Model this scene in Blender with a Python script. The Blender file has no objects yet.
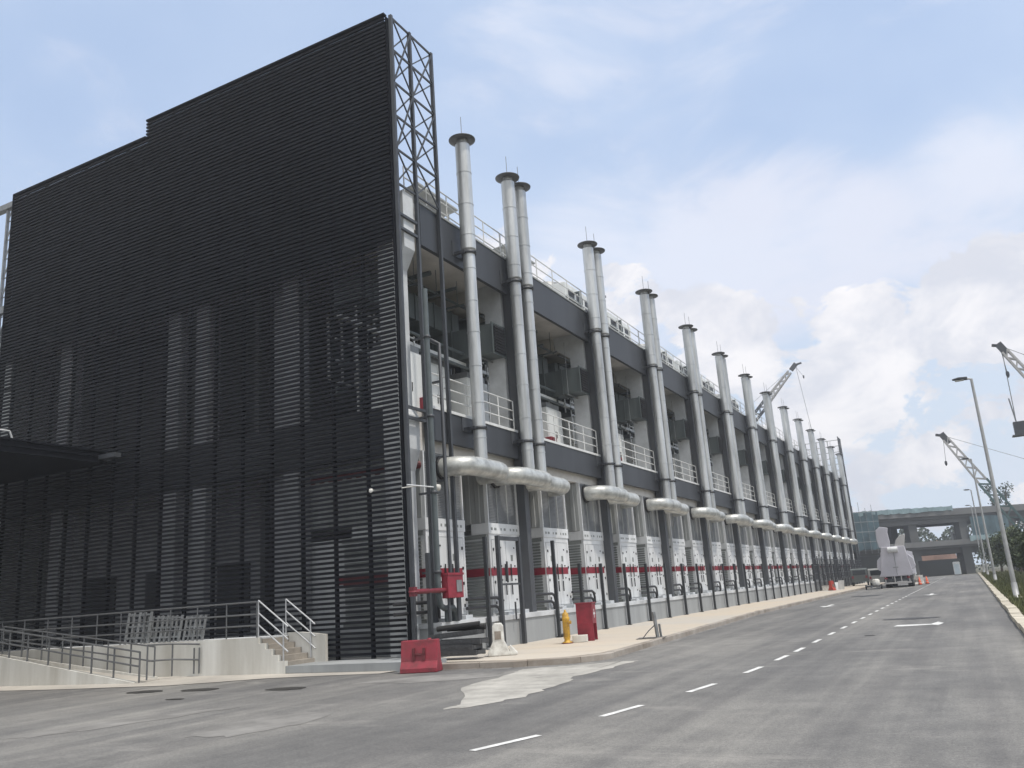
import bpy, math, random
from mathutils import Vector, Matrix
random.seed(7)
PI = math.pi
scene = bpy.context.scene
COL = scene.collection

# ------------------------------------------------------------------ materials
def mat(name, color, rough=.6, metal=0., nscale=0., namt=.25, bump=0., bscale=None, spec=.5, streak=False, dirt=None, coord='Object'):
    m = bpy.data.materials.new(name); m.use_nodes = True
    nt = m.node_tree; N = nt.nodes; L = nt.links
    b = N['Principled BSDF']
    b.inputs['Base Color'].default_value = (*color, 1)
    b.inputs['Roughness'].default_value = rough
    b.inputs['Metallic'].default_value = metal
    b.inputs['Specular IOR Level'].default_value = spec
    if nscale:
        tc = N.new('ShaderNodeTexCoord'); mp = N.new('ShaderNodeMapping')
        oi = N.new('ShaderNodeObjectInfo'); ml = N.new('ShaderNodeMath'); ml.operation = 'MULTIPLY'; ml.inputs[1].default_value = 37.
        L.new(oi.outputs['Random'], ml.inputs[0])
        L.new(tc.outputs[coord], mp.inputs['Vector']); L.new(ml.outputs[0], mp.inputs['Location'])
        if streak: mp.inputs['Scale'].default_value = (1, 1, .12)
        nz = N.new('ShaderNodeTexNoise'); nz.inputs['Scale'].default_value = nscale; nz.inputs['Detail'].default_value = 7; nz.inputs['Roughness'].default_value = .65
        L.new(mp.outputs[0], nz.inputs['Vector'])
        cr = N.new('ShaderNodeValToRGB')
        e = cr.color_ramp.elements
        e[0].position = .3; e[1].position = .7
        d = dirt or tuple(c*(1-namt) for c in color)
        hi = tuple(min(1, c*(1+namt*.5)) for c in color)
        e[0].color = (*d, 1); e[1].color = (*hi, 1)
        L.new(nz.outputs['Fac'], cr.inputs['Fac']); L.new(cr.outputs['Color'], b.inputs['Base Color'])
        if bump:
            n2 = N.new('ShaderNodeTexNoise'); n2.inputs['Scale'].default_value = bscale or nscale*8; n2.inputs['Detail'].default_value = 4
            L.new(tc.outputs[coord], n2.inputs['Vector'])
            bp = N.new('ShaderNodeBump'); bp.inputs['Strength'].default_value = bump; bp.inputs['Distance'].default_value = .02
            L.new(n2.outputs['Fac'], bp.inputs['Height']); L.new(bp.outputs[0], b.inputs['Normal'])
    return m

M = {}
M['slat'] = mat('slat_paint', (.0095, .0108, .0155), .6, 0, .35, .45, spec=.12)
M['steel'] = mat('dark_steel', (.055, .06, .068), .5, 0, 2, .3)
M['navy'] = mat('dark_cladding', (.042, .046, .053), .5, 0, .7, .35, streak=True)
M['colsteel'] = mat('column_steel', (.075, .08, .088), .55, 0, 1.2, .3, streak=True)
M['concrete'] = mat('concrete', (.56, .58, .595), .85, 0, .8, .3, .25, 12)
M['ceiling'] = mat('soffit_concrete', (.62, .60, .57), .9, 0, .5, .3, .2, 9)
M['plinthwall'] = mat('painted_plinth', (.33, .345, .35), .8, 0, .7, .3, .15, 10, streak=True)
M['alu'] = mat('aluminium_cladding', (.56, .575, .575), .40, .5, 2.2, .45, .05, 6, streak=True)
M['duct'] = mat('duct_cladding', (.56, .57, .545), .42, .45, 2.6, .45, .1, 8)
M['lamppole'] = mat('lamp_pole', (.42, .43, .435), .5, .25, 3, .2)
M['cap'] = mat('cap_metal', (.10, .105, .11), .5, .3, 3, .3)
M['white'] = mat('white_paint', (.68, .695, .70), .5, 0, 1.3, .25, streak=True)
M['offwhite'] = mat('offwhite_paint', (.74, .76, .75), .55, 0, 1.1, .2, streak=True)
M['greyrib'] = mat('ribbed_sheet', (.36, .375, .37), .5, 0, 1.1, .3, streak=True)
M['louvre'] = mat('louvre_grey', (.23, .24, .25), .5, 0, 2, .25)
M['louvredark'] = mat('side_louvre', (.22, .235, .225), .55, 0, 2, .25)
M['endcol'] = mat('end_column_paint', (.46, .47, .49), .85, 0, .5, .3)
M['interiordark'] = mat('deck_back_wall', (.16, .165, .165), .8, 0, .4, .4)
M['postpaint'] = mat('post_paint', (.03, .034, .038), .5, 0, 3, .3)
M['black'] = mat('black_fitting', (.02, .02, .022), .45)
M['rubber'] = mat('rubber', (.018, .018, .018), .8, 0, 6, .3)
M['red'] = mat('red_paint', (.25, .018, .034), .5, 0, 3, .4)
M['redplastic'] = mat('red_plastic', (.27, .024, .042), .55, 0, 4, .5, dirt=(.15, .03, .035))
M['darkred'] = mat('oxide_red', (.14, .025, .03), .55, 0, 2, .3)
M['orange'] = mat('orange_plastic', (.75, .11, .03), .5, 0, 3, .2)
M['redorange'] = mat('red_orange_plastic', (.45, .05, .03), .5, 0, 3, .3)
M['redpipe'] = mat('dull_red_pipe', (.17, .015, .026), .55, 0, 4, .4)
M['yellow'] = mat('yellow_paint', (.56, .33, .03), .55, 0, 7, .5, dirt=(.30, .17, .04))
M['whiteplastic'] = mat('white_plastic', (.70, .70, .66), .55, 0, 4, .4, dirt=(.42, .40, .36))
M['galv'] = mat('galvanised', (.26, .27, .275), .5, .35, 4, .3)
M['stainless'] = mat('rail_steel', (.55, .56, .57), .38, .5, 4, .15)
M['railgrey'] = mat('railing_grey', (.13, .135, .14), .5, .2, 4, .2)
M['railwhite'] = mat('railing_white', (.70, .71, .70), .5, 0, 3, .15)
M['pipegrey'] = mat('pipe_grey_green', (.10, .12, .125), .5, 0, 2, .25)
M['ductgrey'] = mat('duct_grey_green', (.115, .135, .135), .5, .15, 1.5, .35, streak=True)
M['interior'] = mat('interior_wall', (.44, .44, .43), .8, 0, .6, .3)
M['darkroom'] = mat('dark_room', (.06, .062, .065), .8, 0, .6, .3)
M['glass'] = mat('dark_glass', (.02, .025, .03), .08)
M['walk'] = mat('footpath_concrete', (.54, .455, .345), .9, 0, .13, .1, .2, 9, dirt=(.47, .455, .425))
M['kerb'] = mat('kerb_concrete', (.34, .31, .275), .9, 0, .9, .5, .3, 8, dirt=(.20, .165, .13))
M['apron'] = mat('apron_concrete', (.46, .43, .38), .9, 0, .35, .3, .2, 8, dirt=(.32, .30, .27))
M['plaster'] = mat('white_plaster', (.60, .595, .56), .85, 0, 1.1, .4, .15, 12, streak=True, dirt=(.44, .42, .37))
M['step'] = mat('step_concrete', (.33, .30, .26), .9, 0, 1.2, .4, .3, 10)
M['patch'] = mat('pale_patch', (.42, .405, .37), .92, 0, 1.6, .4, .4, 20)
M['marking'] = mat('road_paint', (.72, .72, .70), .7, 0, 3, .35)
M['oil'] = mat('damp_stain', (.045, .043, .04), .6, 0, 2, .3)
M['soil'] = mat('red_soil', (.19, .115, .085), .95, 0, .25, .4, .4, 2)
M['net'] = mat('blue_net', (.075, .13, .155), .8, 0, .5, .4)
M['netpale'] = mat('pale_net', (.25, .35, .38), .8, 0, .5, .3)
M['viaduct'] = mat('viaduct_concrete', (.105, .11, .112), .9, 0, .15, .3)
M['viaductpale'] = mat('viaduct_parapet', (.17, .175, .177), .9, 0, .15, .3)
M['hoarding'] = mat('hoarding_paint', (.022, .027, .027), .7, 0, .3, .3)
M['trunk'] = mat('bark', (.10, .075, .05), .9, 0, 4, .4)
M['lorrygrey'] = mat('lorry_white', (.52, .51, .56), .5, 0, .8, .12)
M['lampglass'] = mat('lamp_lens', (.5, .5, .48), .2)
M['roofdark'] = mat('roof_tile', (.10, .10, .11), .8, 0, 1, .3)
M['tealsteel'] = mat('teal_crane', (.10, .17, .17), .5, 0, 1, .3)
M['cranewhite'] = mat('crane_pale', (.50, .49, .48), .5, 0, 1, .2)
M['cabinettint'] = mat('cabinet_blue', (.50, .58, .63), .5, 0, 1.1, .12)

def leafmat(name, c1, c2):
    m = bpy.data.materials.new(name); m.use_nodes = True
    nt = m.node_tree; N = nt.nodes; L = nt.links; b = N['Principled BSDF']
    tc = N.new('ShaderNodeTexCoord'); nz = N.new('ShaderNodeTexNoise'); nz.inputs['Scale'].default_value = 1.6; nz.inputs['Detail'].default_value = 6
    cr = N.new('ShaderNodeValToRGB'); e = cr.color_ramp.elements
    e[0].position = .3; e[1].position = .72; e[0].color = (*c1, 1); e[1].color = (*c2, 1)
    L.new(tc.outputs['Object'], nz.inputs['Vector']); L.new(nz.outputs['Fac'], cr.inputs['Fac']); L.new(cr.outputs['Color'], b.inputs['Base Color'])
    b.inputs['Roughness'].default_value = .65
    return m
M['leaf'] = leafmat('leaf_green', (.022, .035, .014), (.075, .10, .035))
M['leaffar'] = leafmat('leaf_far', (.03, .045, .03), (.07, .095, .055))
M['grass'] = leafmat('grass_blade', (.05, .065, .02), (.14, .15, .05))
M['verge'] = mat('verge_soil', (.105, .105, .045), .95, 0, .5, .5, .4, 9, dirt=(.13, .10, .06))
M['ground'] = mat('ground_soil', (.13, .125, .085), .95, 0, .05, .4)

def asphalt():
    m = bpy.data.materials.new('asphalt'); m.use_nodes = True
    nt = m.node_tree; N = nt.nodes; L = nt.links; b = N['Principled BSDF']
    tc = N.new('ShaderNodeTexCoord')
    def noise(s, d, r=.6, scl=None):
        n = N.new('ShaderNodeTexNoise'); n.inputs['Scale'].default_value = s; n.inputs['Detail'].default_value = d; n.inputs['Roughness'].default_value = r
        if scl:
            mp = N.new('ShaderNodeMapping'); mp.inputs['Scale'].default_value = scl; L.new(tc.outputs['Object'], mp.inputs[0]); L.new(mp.outputs[0], n.inputs['Vector'])
        else: L.new(tc.outputs['Object'], n.inputs['Vector'])
        return n
    def ramp(n, p0, c0, p1, c1):
        r = N.new('ShaderNodeValToRGB'); e = r.color_ramp.elements
        e[0].position = p0; e[1].position = p1; e[0].color = (*c0, 1); e[1].color = (*c1, 1); L.new(n.outputs['Fac'], r.inputs[0]); return r
    def mix(kind, f, a, bb):
        x = N.new('ShaderNodeMix'); x.data_type = 'RGBA'; x.blend_type = kind
        if isinstance(f, float): x.inputs[0].default_value = f
        else: L.new(f, x.inputs[0])
        L.new(a, x.inputs[6]); L.new(bb, x.inputs[7]); return x.outputs[2]
    big = ramp(noise(.16, 6, .62), .32, (.160, .158, .157), .7, (.225, .222, .218))
    wear = ramp(noise(.22, 5, .6, (1.7, .35, 1)), .42, (.75, .75, .75), .68, (1.22, 1.2, 1.15))
    grit = ramp(noise(60, 3, .8), .28, (.58, .58, .59), .72, (1.46, 1.46, 1.44))
    c = mix('MULTIPLY', 1., big.outputs[0], wear.outputs[0])
    c = mix('MULTIPLY', 1., c, grit.outputs[0])
    mott = ramp(noise(1.9, 8, .72), .3, (.80, .80, .80), .7, (1.17, 1.16, 1.14))
    c = mix('MULTIPLY', 1., c, mott.outputs[0])
    peb = ramp(noise(22, 4, .75), .3, (.72, .72, .73), .72, (1.28, 1.28, 1.26))
    c = mix('MULTIPLY', 1., c, peb.outputs[0])
    tyre = ramp(noise(.9, 5, .6, (2.2, .05, 1)), .40, (.84, .84, .85), .62, (1.08, 1.08, 1.07))
    c = mix('MULTIPLY', 1., c, tyre.outputs[0])
    streak = ramp(noise(.5, 9, .72, (.35, 1.6, 1)), .58, (0, 0, 0), .74, (.5, .5, .5))
    sc_ = N.new('ShaderNodeRGB'); sc_.outputs[0].default_value = (.38, .36, .33, 1)
    c = mix('MIX', streak.outputs[0], c, sc_.outputs[0])
    dust = ramp(noise(.42, 8, .7), .6, (0, 0, 0), .74, (.55, .55, .55))
    dc = N.new('ShaderNodeRGB'); dc.outputs[0].default_value = (.36, .345, .315, 1)
    c = mix('MIX', dust.outputs[0], c, dc.outputs[0])
    L.new(c, b.inputs['Base Color']); b.inputs['Roughness'].default_value = .85
    bp = N.new('ShaderNodeBump'); bp.inputs['Strength'].default_value = .35; bp.inputs['Distance'].default_value = .01
    g2 = noise(70, 3); L.new(g2.outputs['Fac'], bp.inputs['Height']); L.new(bp.outputs[0], b.inputs['Normal'])
    return m
M['asphalt'] = asphalt()

# ------------------------------------------------------------------ mesh builder
class MB:
    def __init__(s): s.v = []; s.f = []; s.sm = []
    def face(s, idx, smooth=False): s.f.append(idx); s.sm.append(smooth)
    def box(s, x0, x1, y0, y1, z0, z1, M4=None):
        b = len(s.v)
        P = [Vector((x, y, z)) for z in (z0, z1) for x, y in ((x0, y0), (x1, y0), (x1, y1), (x0, y1))]
        if M4 is not None: P = [M4 @ p for p in P]
        s.v += [tuple(p) for p in P]
        for q in ((3, 2, 1, 0), (4, 5, 6, 7), (0, 1, 5, 4), (1, 2, 6, 5), (2, 3, 7, 6), (3, 0, 4, 7)): s.face([b+i for i in q])
        return s
    def bar(s, a, b, w, h=None):
        """square section bar from a to b"""
        a = Vector(a); b = Vector(b); d = (b-a); L = d.length
        q = d.to_track_quat('Z', 'Y').to_matrix().to_4x4()
        h = h or w
        return s.box(-w/2, w/2, -h/2, h/2, 0, L, Matrix.Translation(a) @ q)
    def tube(s, pts, r, n=12, smooth=True, caps=True, rend=None):
        pts = [Vector(p) for p in pts]; k = len(pts); rings = []
        up = None
        for i, p in enumerate(pts):
            if i == 0: t = (pts[1]-p).normalized()
            elif i == k-1: t = (p-pts[i-1]).normalized()
            else: t = ((p-pts[i-1]).normalized()+(pts[i+1]-p).normalized()).normalized()
            if up is None:
                up = Vector((0, 0, 1)) if abs(t.z) < .9 else Vector((1, 0, 0))
            u = (up - t*up.dot(t)).normalized(); w = t.cross(u); up = u
            sc = 1.
            if 0 < i < k-1:
                c = (p-pts[i-1]).normalized().dot(t); sc = 1/max(c, .5)
            rr = r if not isinstance(r, (list, tuple)) else r[i]
            b = len(s.v)
            # mitre: stretch along the bend direction only
            bend = None
            if 0 < i < k-1:
                bd = (pts[i+1]-p).normalized()-(p-pts[i-1]).normalized()
                if bd.length > 1e-4: bend = (bd - t*bd.dot(t)).normalized()
            for j in range(n):
                a = 2*PI*j/n; o = u*math.cos(a)*rr + w*math.sin(a)*rr
                if bend is not None: o = o + bend*(o.dot(bend))*(sc-1)
                s.v.append(tuple(p+o))
            rings.append(b)
        for i in range(k-1):
            for j in range(n):
                a, b2 = rings[i], rings[i+1]
                s.face([a+j, a+(j+1) % n, b2+(j+1) % n, b2+j], smooth)
        if caps:
            for i, rv in ((0, True), (k-1, False)):
                b = len(s.v); s.v += [s.v[rings[i]+j] for j in range(n)]
                ids = list(range(b, b+n)); s.face(ids[::-1] if rv else ids)
        return s
    def lathe(s, prof, n=24, c=(0, 0, 0), smooth=True):
        b = len(s.v)
        for r, z in prof:
            for j in range(n):
                a = 2*PI*j/n; s.v.append((c[0]+r*math.cos(a), c[1]+r*math.sin(a), c[2]+z))
        for i in range(len(prof)-1):
            for j in range(n):
                s.face([b+i*n+j, b+i*n+(j+1) % n, b+(i+1)*n+(j+1) % n, b+(i+1)*n+j], smooth)
        return s
    def prism(s, poly, a0, a1, axis='z'):
        """extrude a 2-D polygon along an axis; polygon coords are the other two axes in order"""
        def P(u, v, w): return {'z': (u, v, w), 'y': (u, w, v), 'x': (w, u, v)}[axis]
        n = len(poly); b = len(s.v)
        s.v += [P(u, v, a0) for u, v in poly] + [P(u, v, a1) for u, v in poly]
        s.face(list(range(b, b+n))[::-1]); s.face(list(range(b+n, b+2*n)))
        for i in range(n): s.face([b+i, b+(i+1) % n, b+n+(i+1) % n, b+n+i])
        return s
    def sheet(s, poly, z):
        b = len(s.v); s.v += [(p[0], p[1], p[2] if len(p) > 2 else z) for p in poly]; s.face(list(range(b, b+len(poly)))); return s
    def build(s, name, m, parent=None, loc=(0, 0, 0), rotz=0, bevel=0):
        me = bpy.data.meshes.new(name); me.from_pydata(s.v, [], s.f); me.polygons.foreach_set('use_smooth', s.sm)
        me.update()
        import bmesh
        bm = bmesh.new(); bm.from_mesh(me); bmesh.ops.recalc_face_normals(bm, faces=bm.faces)
        if bevel:
            ed = [e for e in bm.edges if len(e.link_faces) == 2 and e.calc_face_angle(0) > .6]
            try: bmesh.ops.bevel(bm, geom=ed, offset=bevel, segments=2, profile=.6, affect='EDGES')
            except Exception: pass
        bm.to_mesh(me); bm.free()
        o = bpy.data.objects.new(name, me); COL.objects.link(o)
        for mm in (m if isinstance(m, list) else [m]): me.materials.append(mm)
        o.location = loc; o.rotation_euler = (0, 0, rotz)
        if parent is not None: o.parent = parent
        return o

def tag(o, label=None, cat=None, group=None, kind=None):
    if label: o['label'] = label
    if cat: o['category'] = cat
    if group: o['group'] = group
    if kind: o['kind'] = kind
    return o
def empty(name, loc=(0, 0, 0), rz=0, label=None, cat=None, group=None):
    o = bpy.data.objects.new(name, None); COL.objects.link(o); o.location = loc; o.rotation_euler = (0, 0, rz); o.empty_display_size = .2
    return tag(o, label, cat, group)
def kids(): 
    d = {}
    for o in COL.objects:
        if o.parent: d.setdefault(o.parent, []).append(o)
    return d
def copy_tree(o, parent=None, d=None):
    d = d if d is not None else kids()
    c = o.copy(); COL.objects.link(c)
    if parent is not None: c.parent = parent
    for ch in d.get(o, []): copy_tree(ch, c, d)
    return c
def struct(o): o['kind'] = 'structure'; return o
ORD = ['first', 'second', 'third', 'fourth', 'fifth', 'sixth', 'seventh', 'eighth', 'ninth', 'tenth', 'eleventh', 'twelfth', 'thirteenth', 'fourteenth', 'fifteenth', 'sixteenth', 'seventeenth', 'eighteenth', 'nineteenth', 'twentieth']
TENS = {20: 'twenty', 30: 'thirty', 40: 'forty'}
def ordn(i):
    if i <= 20: return ORD[i-1]
    t = i//10*10; r = i % 10
    return {30: 'thirtieth', 40: 'fortieth'}.get(i) if r == 0 else TENS[t]+'-'+ORD[r-1]

# ------------------------------------------------------------------ key dimensions (metres; +Y runs along the building, +X to the road)
PITCH = 7.8
YC = [18.85+PITCH*i for i in range(15)]           # bay lines, 0 is the end behind the louvred screen
YEND = 127.0
ZP = 1.05                                          # platform
XF = -13.45                                        # outer face of edge beams
MID0, MID1 = 6.3, 7.25
UP0, UP1 = 12.5, 13.9
SY = 19.3                                          # louvre screen plane
NB = 14

# ------------------------------------------------------------------ ground
struct(MB().sheet([(-700, -200), (700, -200), (700, 1500), (-700, 1500)], -.03).build('ground', M['ground']))
# asphalt: forecourt and road
road = [(-90, -30), (.77, -30), (.77, 163), (-9.3, 163), (-9.35, 66), (-9.2, 42), (-8.5, 29.3), (-8.1, 22.2), (-7.9, 19.6), (-8.5, 18.7), (-9.8, 18.2), (-12.7, 17.9), (-90, 17.9)]
struct(MB().sheet(road, 0).build('road', M['asphalt']))
# raised footpath between kerb and building
wk = [(-8.3, 19.9), (-8.25, 22.2), (-8.65, 29.3), (-9.35, 42), (-9.5, 66), (-9.45, 163), (-13.1, 163), (-13.1, 18.9), (-11.2, 18.75), (-9.9, 18.6), (-8.8, 19.1)]
struct(MB().prism(wk, -.02, .135).build('footpath', M['walk']))
kp = [(-11.9, 18.15), (-9.8, 18.25), (-8.5, 18.75), (-7.95, 19.65), (-8.1, 22.2), (-8.5, 29.3), (-9.2, 42), (-9.35, 66), (-9.3, 163)]
def strip(path, w, z0, z1, mb):
    n = len(path); Lp = []
    for i in range(n):
        a = Vector(path[max(i-1, 0)]); b = Vector(path[min(i+1, n-1)]); t = (b-a).normalized(); nn = Vector((-t.y, t.x)); Lp.append((Vector(path[i]), nn))
    b0 = len(mb.v)
    for p, nn in Lp:
        q = p+nn*w
        mb.v += [(p.x, p.y, z0), (p.x, p.y, z1-.02), (p.x+nn.x*.02, p.y+nn.y*.02, z1), (q.x, q.y, z1), (q.x, q.y, z0)]
    for i in range(n-1):
        for j in range(4): mb.face([b0+i*5+j, b0+(i+1)*5+j, b0+(i+1)*5+j+1, b0+i*5+j+1])
    mb.face([b0+j for j in range(5)]); mb.face([b0+(n-1)*5+j for j in range(5)])
    return mb
def resample(path, st):
    out = []
    for a, b in zip(path[:-1], path[1:]):
        a = Vector(a); b = Vector(b); n = max(1, int((b-a).length/st))
        out += [tuple(a.lerp(b, i/n)) for i in range(n)]
    return out+[path[-1]]
def segs(path, L, gap):
    """cut a polyline into kerb stones"""
    pts = resample(path, .1); out = []; cur = [pts[0]]; acc = 0
    for a, b in zip(pts[:-1], pts[1:]):
        d = (Vector(b)-Vector(a)).length; acc += d; cur.append(b)
        if acc > L: out.append(cur); cur = [b]; acc = 0
    if len(cur) > 1: out.append(cur)
    return out
kb = MB()
for sg in segs(kp, 1.2, .01):
    a = Vector(sg[0]); b = Vector(sg[-1]); t = (b-a).normalized()*.006
    strip([tuple(a+t)]+[q for q in sg[3:-3:3]]+[tuple(b-t)], .16, -.02, .15+random.uniform(-.006, .006), kb)
struct(kb.build('kerb_near_building', M['kerb'])).name = 'kerb'
kb = MB()
rk = [(.77, -20), (.77, 163)]
for sg in segs(rk, 1.5, .01):
    a = Vector(sg[0]); b = Vector(sg[-1])
    j = random.uniform(-.02, .02)
    strip([(b.x+j, b.y-.012), (a.x+j, a.y+.012)], .0, -.02, .14, MB())
    kb.box(a.x+j, a.x+j+.28, a.y+.012, b.y-.012, -.02, .14+random.uniform(-.015, .015))
M['kerblight'] = mat('kerb_pale', (.55, .51, .42), .9, 0, .5, .4, .3, 8, dirt=(.36, .32, .25))
struct(kb.build('kerb', M['kerblight']))
struct(MB().prism([(1.08, -30), (60, -30), (60, 175), (1.08, 175)], -.02, .11).build('verge', M['verge']))
# grass blades on the verge
g = MB()
for i in range(26000):
    y = 22 + 110*random.random()**1.7; x = 1.1 + 9*random.random()**1.4
    if math.sin(x*1.7+y*.35)+math.sin(y*.9-x) + random.uniform(-1.2, 1.2) < -.5: continue
    h = random.uniform(.05, .20)*(1+y/90); w = .02+.012*y/20; a = random.random()*PI
    dx, dy = math.cos(a)*w, math.sin(a)*w; lx, ly = random.uniform(-.06, .06), random.uniform(-.06, .06)
    b = len(g.v); g.v += [(x-dx, y-dy, .10), (x+dx, y+dy, .10), (x+lx, y+ly, .10+h)]; g.face([b, b+1, b+2])
tag(g.build('grass', M['grass']), 'patchy green grass growing on the roadside verge', 'grass', kind='stuff')

# apron, plinth
struct(MB().sheet([(-40, 15.2, .012), (-27.5, 15.5, .012), (-22.5, 15.55, .012), (-20.5, 15.75, .012), (-18.6, 15.9, .012), (-17.4, 16.5, .012), (-16.4, 17.1, .012), (-14.6, 17.45, .010), (-13.2, 17.6, .008), (-12.9, 17.92, .03), (-16.5, 17.92, .05), (-40, 17.92, .10)], 0).build('apron_path', M['apron'])).name = 'path'
pl = MB().prism([(-12.0, 18.1), (-12.6, 17.92), (-16.6, 17.92), (-16.6, 30), (-13.1, 30), (-13.1, 18.9), (-12.0, 18.8)], -.02, .23)
struct(pl.build('kerb', M['plinthwall']))
# pale cement spill on the asphalt and old streaks
def ragged(poly, amp, n=5):
    out = []
    for i, p in enumerate(poly):
        a = Vector(p); b = Vector(poly[(i+1) % len(poly)])
        for k in range(n):
            q = a.lerp(b, k/n); out.append((q.x+random.uniform(-amp, amp), q.y+random.uniform(-amp, amp)))
    return out
sp = MB()
sp.sheet(ragged([(-7.56, 12.15), (-8.85, 14.42), (-9.14, 16.98), (-9.2, 17.75), (-8.5, 18.1), (-7.55, 18.9), (-7.05, 19.06), (-7.03, 17.79), (-7.17, 15.85), (-6.89, 14.69), (-6.84, 12.91), (-7.2, 11.73), (-7.5, 11.62)], .09), .005)
struct(sp.build('cement_patch', M['patch'])).name = 'road_patch'
M['patch2'] = mat('faint_patch', (.235, .228, .215), .92, 0, 1.2, .45, .25, 14)
sp = MB()
sp.sheet(ragged([(-10.2, 9.05), (-10.58, 10.36), (-10.17, 11.39), (-9.34, 11.27), (-9.11, 10.2), (-9.38, 9.1)], .08), .004)
sp.sheet(ragged([(-13.8, 8.6), (-13.6, 10.4), (-12.6, 11.8), (-12.1, 12.0), (-12.5, 10.5), (-13.2, 8.9)], .09), .004)
sp.sheet(ragged([(-12.4, 15.5), (-11.6, 16.6), (-10.2, 17.2), (-9.4, 17.0), (-9.2, 16.2), (-10.6, 15.4)], .1), .004)
struct(sp.build('road_patch', M['patch2']))
st = MB()
for (x, y, rx, ry) in ((-17.9, 14.67, .55, .32), (-16.3, 14.86, .55, .30), (-13.55, 14.74, .52, .30), (-15.2, 13.2, .25, .12), (-2.0, 31.5, .9, .5), (-6.6, 63, 1.0, 1.6), (-2.6, 24.2, .15, .1)):
    st.sheet([(x+math.cos(a)*rx*random.uniform(.85, 1.1), y+math.sin(a)*ry*random.uniform(.85, 1.1)) for a in [2*PI*i/18 for i in range(18)]], .009)
struct(st.build('damp_stain', M['oil'])).name = 'road_stain'
# slab joints of the footpath and dirt along the kerb
jt = MB()
for k in range(60):
    y = 20.6+k*1.8; x1 = -8.5 if y < 28 else (-8.9 if y < 40 else -9.6)
    jt.sheet([(-12.9, y), (x1, y), (x1, y+.014), (-12.9, y+.014)], .139)
struct(jt.build('footpath_joint', M['oil']))
gt = MB(); R_ = random.Random(4); pts = resample(kp, .5)
for a, b in zip(pts[:-1], pts[1:]):
    a = Vector(a); b = Vector(b); t = (b-a).normalized(); n = Vector((t.y, -t.x)); 
    if a.y > 90: break
    gt.sheet([tuple(a+n*.005), tuple(b+n*.005), tuple(b+n*R_.uniform(.05, .3)), tuple(a+n*R_.uniform(.05, .3))], .0025)
struct(gt.build('gutter_dirt', M['patch2'])).name = 'road_gutter'
# road markings
mk = MB()
cl = [(-6.1, 6.6), (-4.98, 8.98), (-4.5, 11.39), (-4.07, 13.79), (-3.83, 16.36), (-3.75, 18.61), (-3.72, 20.5)]
y = 23.0
while y < 150: cl.append((-3.72, y)); y += 2.6
for i, (x, y) in enumerate(cl):
    a = Vector(cl[max(0, i-1)]); b = Vector(cl[min(len(cl)-1, i+1)]); t = (b-a).normalized(); n = Vector((-t.y, t.x)); p = Vector((x, y)); l = .52
    q = [p-t*l-n*.055, p-t*l+n*.055, p+t*l+n*.055, p+t*l-n*.055]
    mk.sheet([(v.x, v.y) for v in q], .006)
# arrows
def arrow(cx, cy, s=1):
    poly = [(-.07, 1.15), (-.07, -.3), (-.32, -.3), (0, -1.35), (.32, -.3), (.07, -.3), (.07, 1.15)]
    return [(cx+px*s, cy+py*s) for px, py in poly]
mk.sheet([(-2.28, 27.55), (-2.22, 28.2), (-1.30, 28.1), (-1.16, 29.0), (-.98, 28.3), (-1.1, 27.35), (-1.28, 27.7), (-1.95, 27.45)], .006)
mk.sheet(arrow(-2.4, 58, 1.3), .006); mk.sheet(arrow(-6.9, 48, 1.3), .006)
struct(mk.build('road_marking', M['marking']))

# ------------------------------------------------------------------ MAIN BUILDING
B = empty('power_building', (-13.5, 19.9, 0), 0, 'long two storey plant building with open upper deck and dark edge beams', 'building')
OX, OY = 13.5, -19.9
def bpart(mb, name, m): 
    o = mb.build(name, m, B); o.matrix_parent_inverse = Matrix.Translation((OX, OY, 0)); return o
# ground platform wall & platform
w = MB().box(-34, -13.0, 20.2, YEND, -.02, ZP-.14)
bpart(w, 'base_wall', M['plinthwall'])
w = MB().box(-34, -12.96, 20.15, YEND+.05, ZP-.14, ZP)
bpart(w, 'platform_slab', M['concrete'])
# vertical joints of the base wall as shallow pilaster lines
bpart(MB().box(-34, -13.75, 20.31, YEND, 5.98, 7.15), 'floor_slab', M['ceiling'])
bpart(MB().box(-34, -13.6, 20.31, YEND, 13.0, 13.75), 'roof_slab', M['ceiling'])
for (z0, z1) in ((MID0, MID1), (UP0, UP1)):
    for i in range(NB):
        y0 = 20.75 if i == 0 else YC[i]+.22; y1 = YC[i+1]-.22 if i < NB-1 else YEND
        bpart(MB().box(XF-.14, XF, y0+.003, y1-.003, z0, z1), 'edge_beam', M['navy'])
bpart(MB().box(-34, -14.42, 20.02, 20.3, UP0, UP1), 'edge_beam', M['navy'])
bpart(MB().box(-34, -14.42, 19.96, 20.3, 5.9, MID1), 'edge_beam', M['navy'])
# white coping / pale toe plate on both edges
bpart(MB().box(XF-.16, XF+.03, 20.75, YEND, MID1+.002, MID1+.09), 'toe_plate', M['railwhite'])
bpart(MB().box(XF-.16, XF+.03, 20.75, YEND, UP1+.002, UP1+.07), 'coping', M['greyrib'])
# columns: dark steel in front, concrete pier with haunch behind
for i in range(NB):
    yc = YC[i+1]
    if yc > YEND: break
    bpart(MB().box(-13.68, -13.36, yc-.16, yc+.16, ZP, UP1+.05), 'steel_column', M['colsteel'])
    pr = MB().prism([(-14.42, 7.2), (-13.72, 7.2), (-13.72, 13.0), (-15.2, 13.0), (-15.1, 12.4), (-14.42, 11.9)], yc-.27, yc+.27, 'y')
    bpart(pr, 'concrete_pier', M['concrete'])
    bpart(MB().box(-34, -15.2, yc-.3, yc+.3, 12.4, 13.0), 'roof_beam', M['ceiling'])
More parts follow.
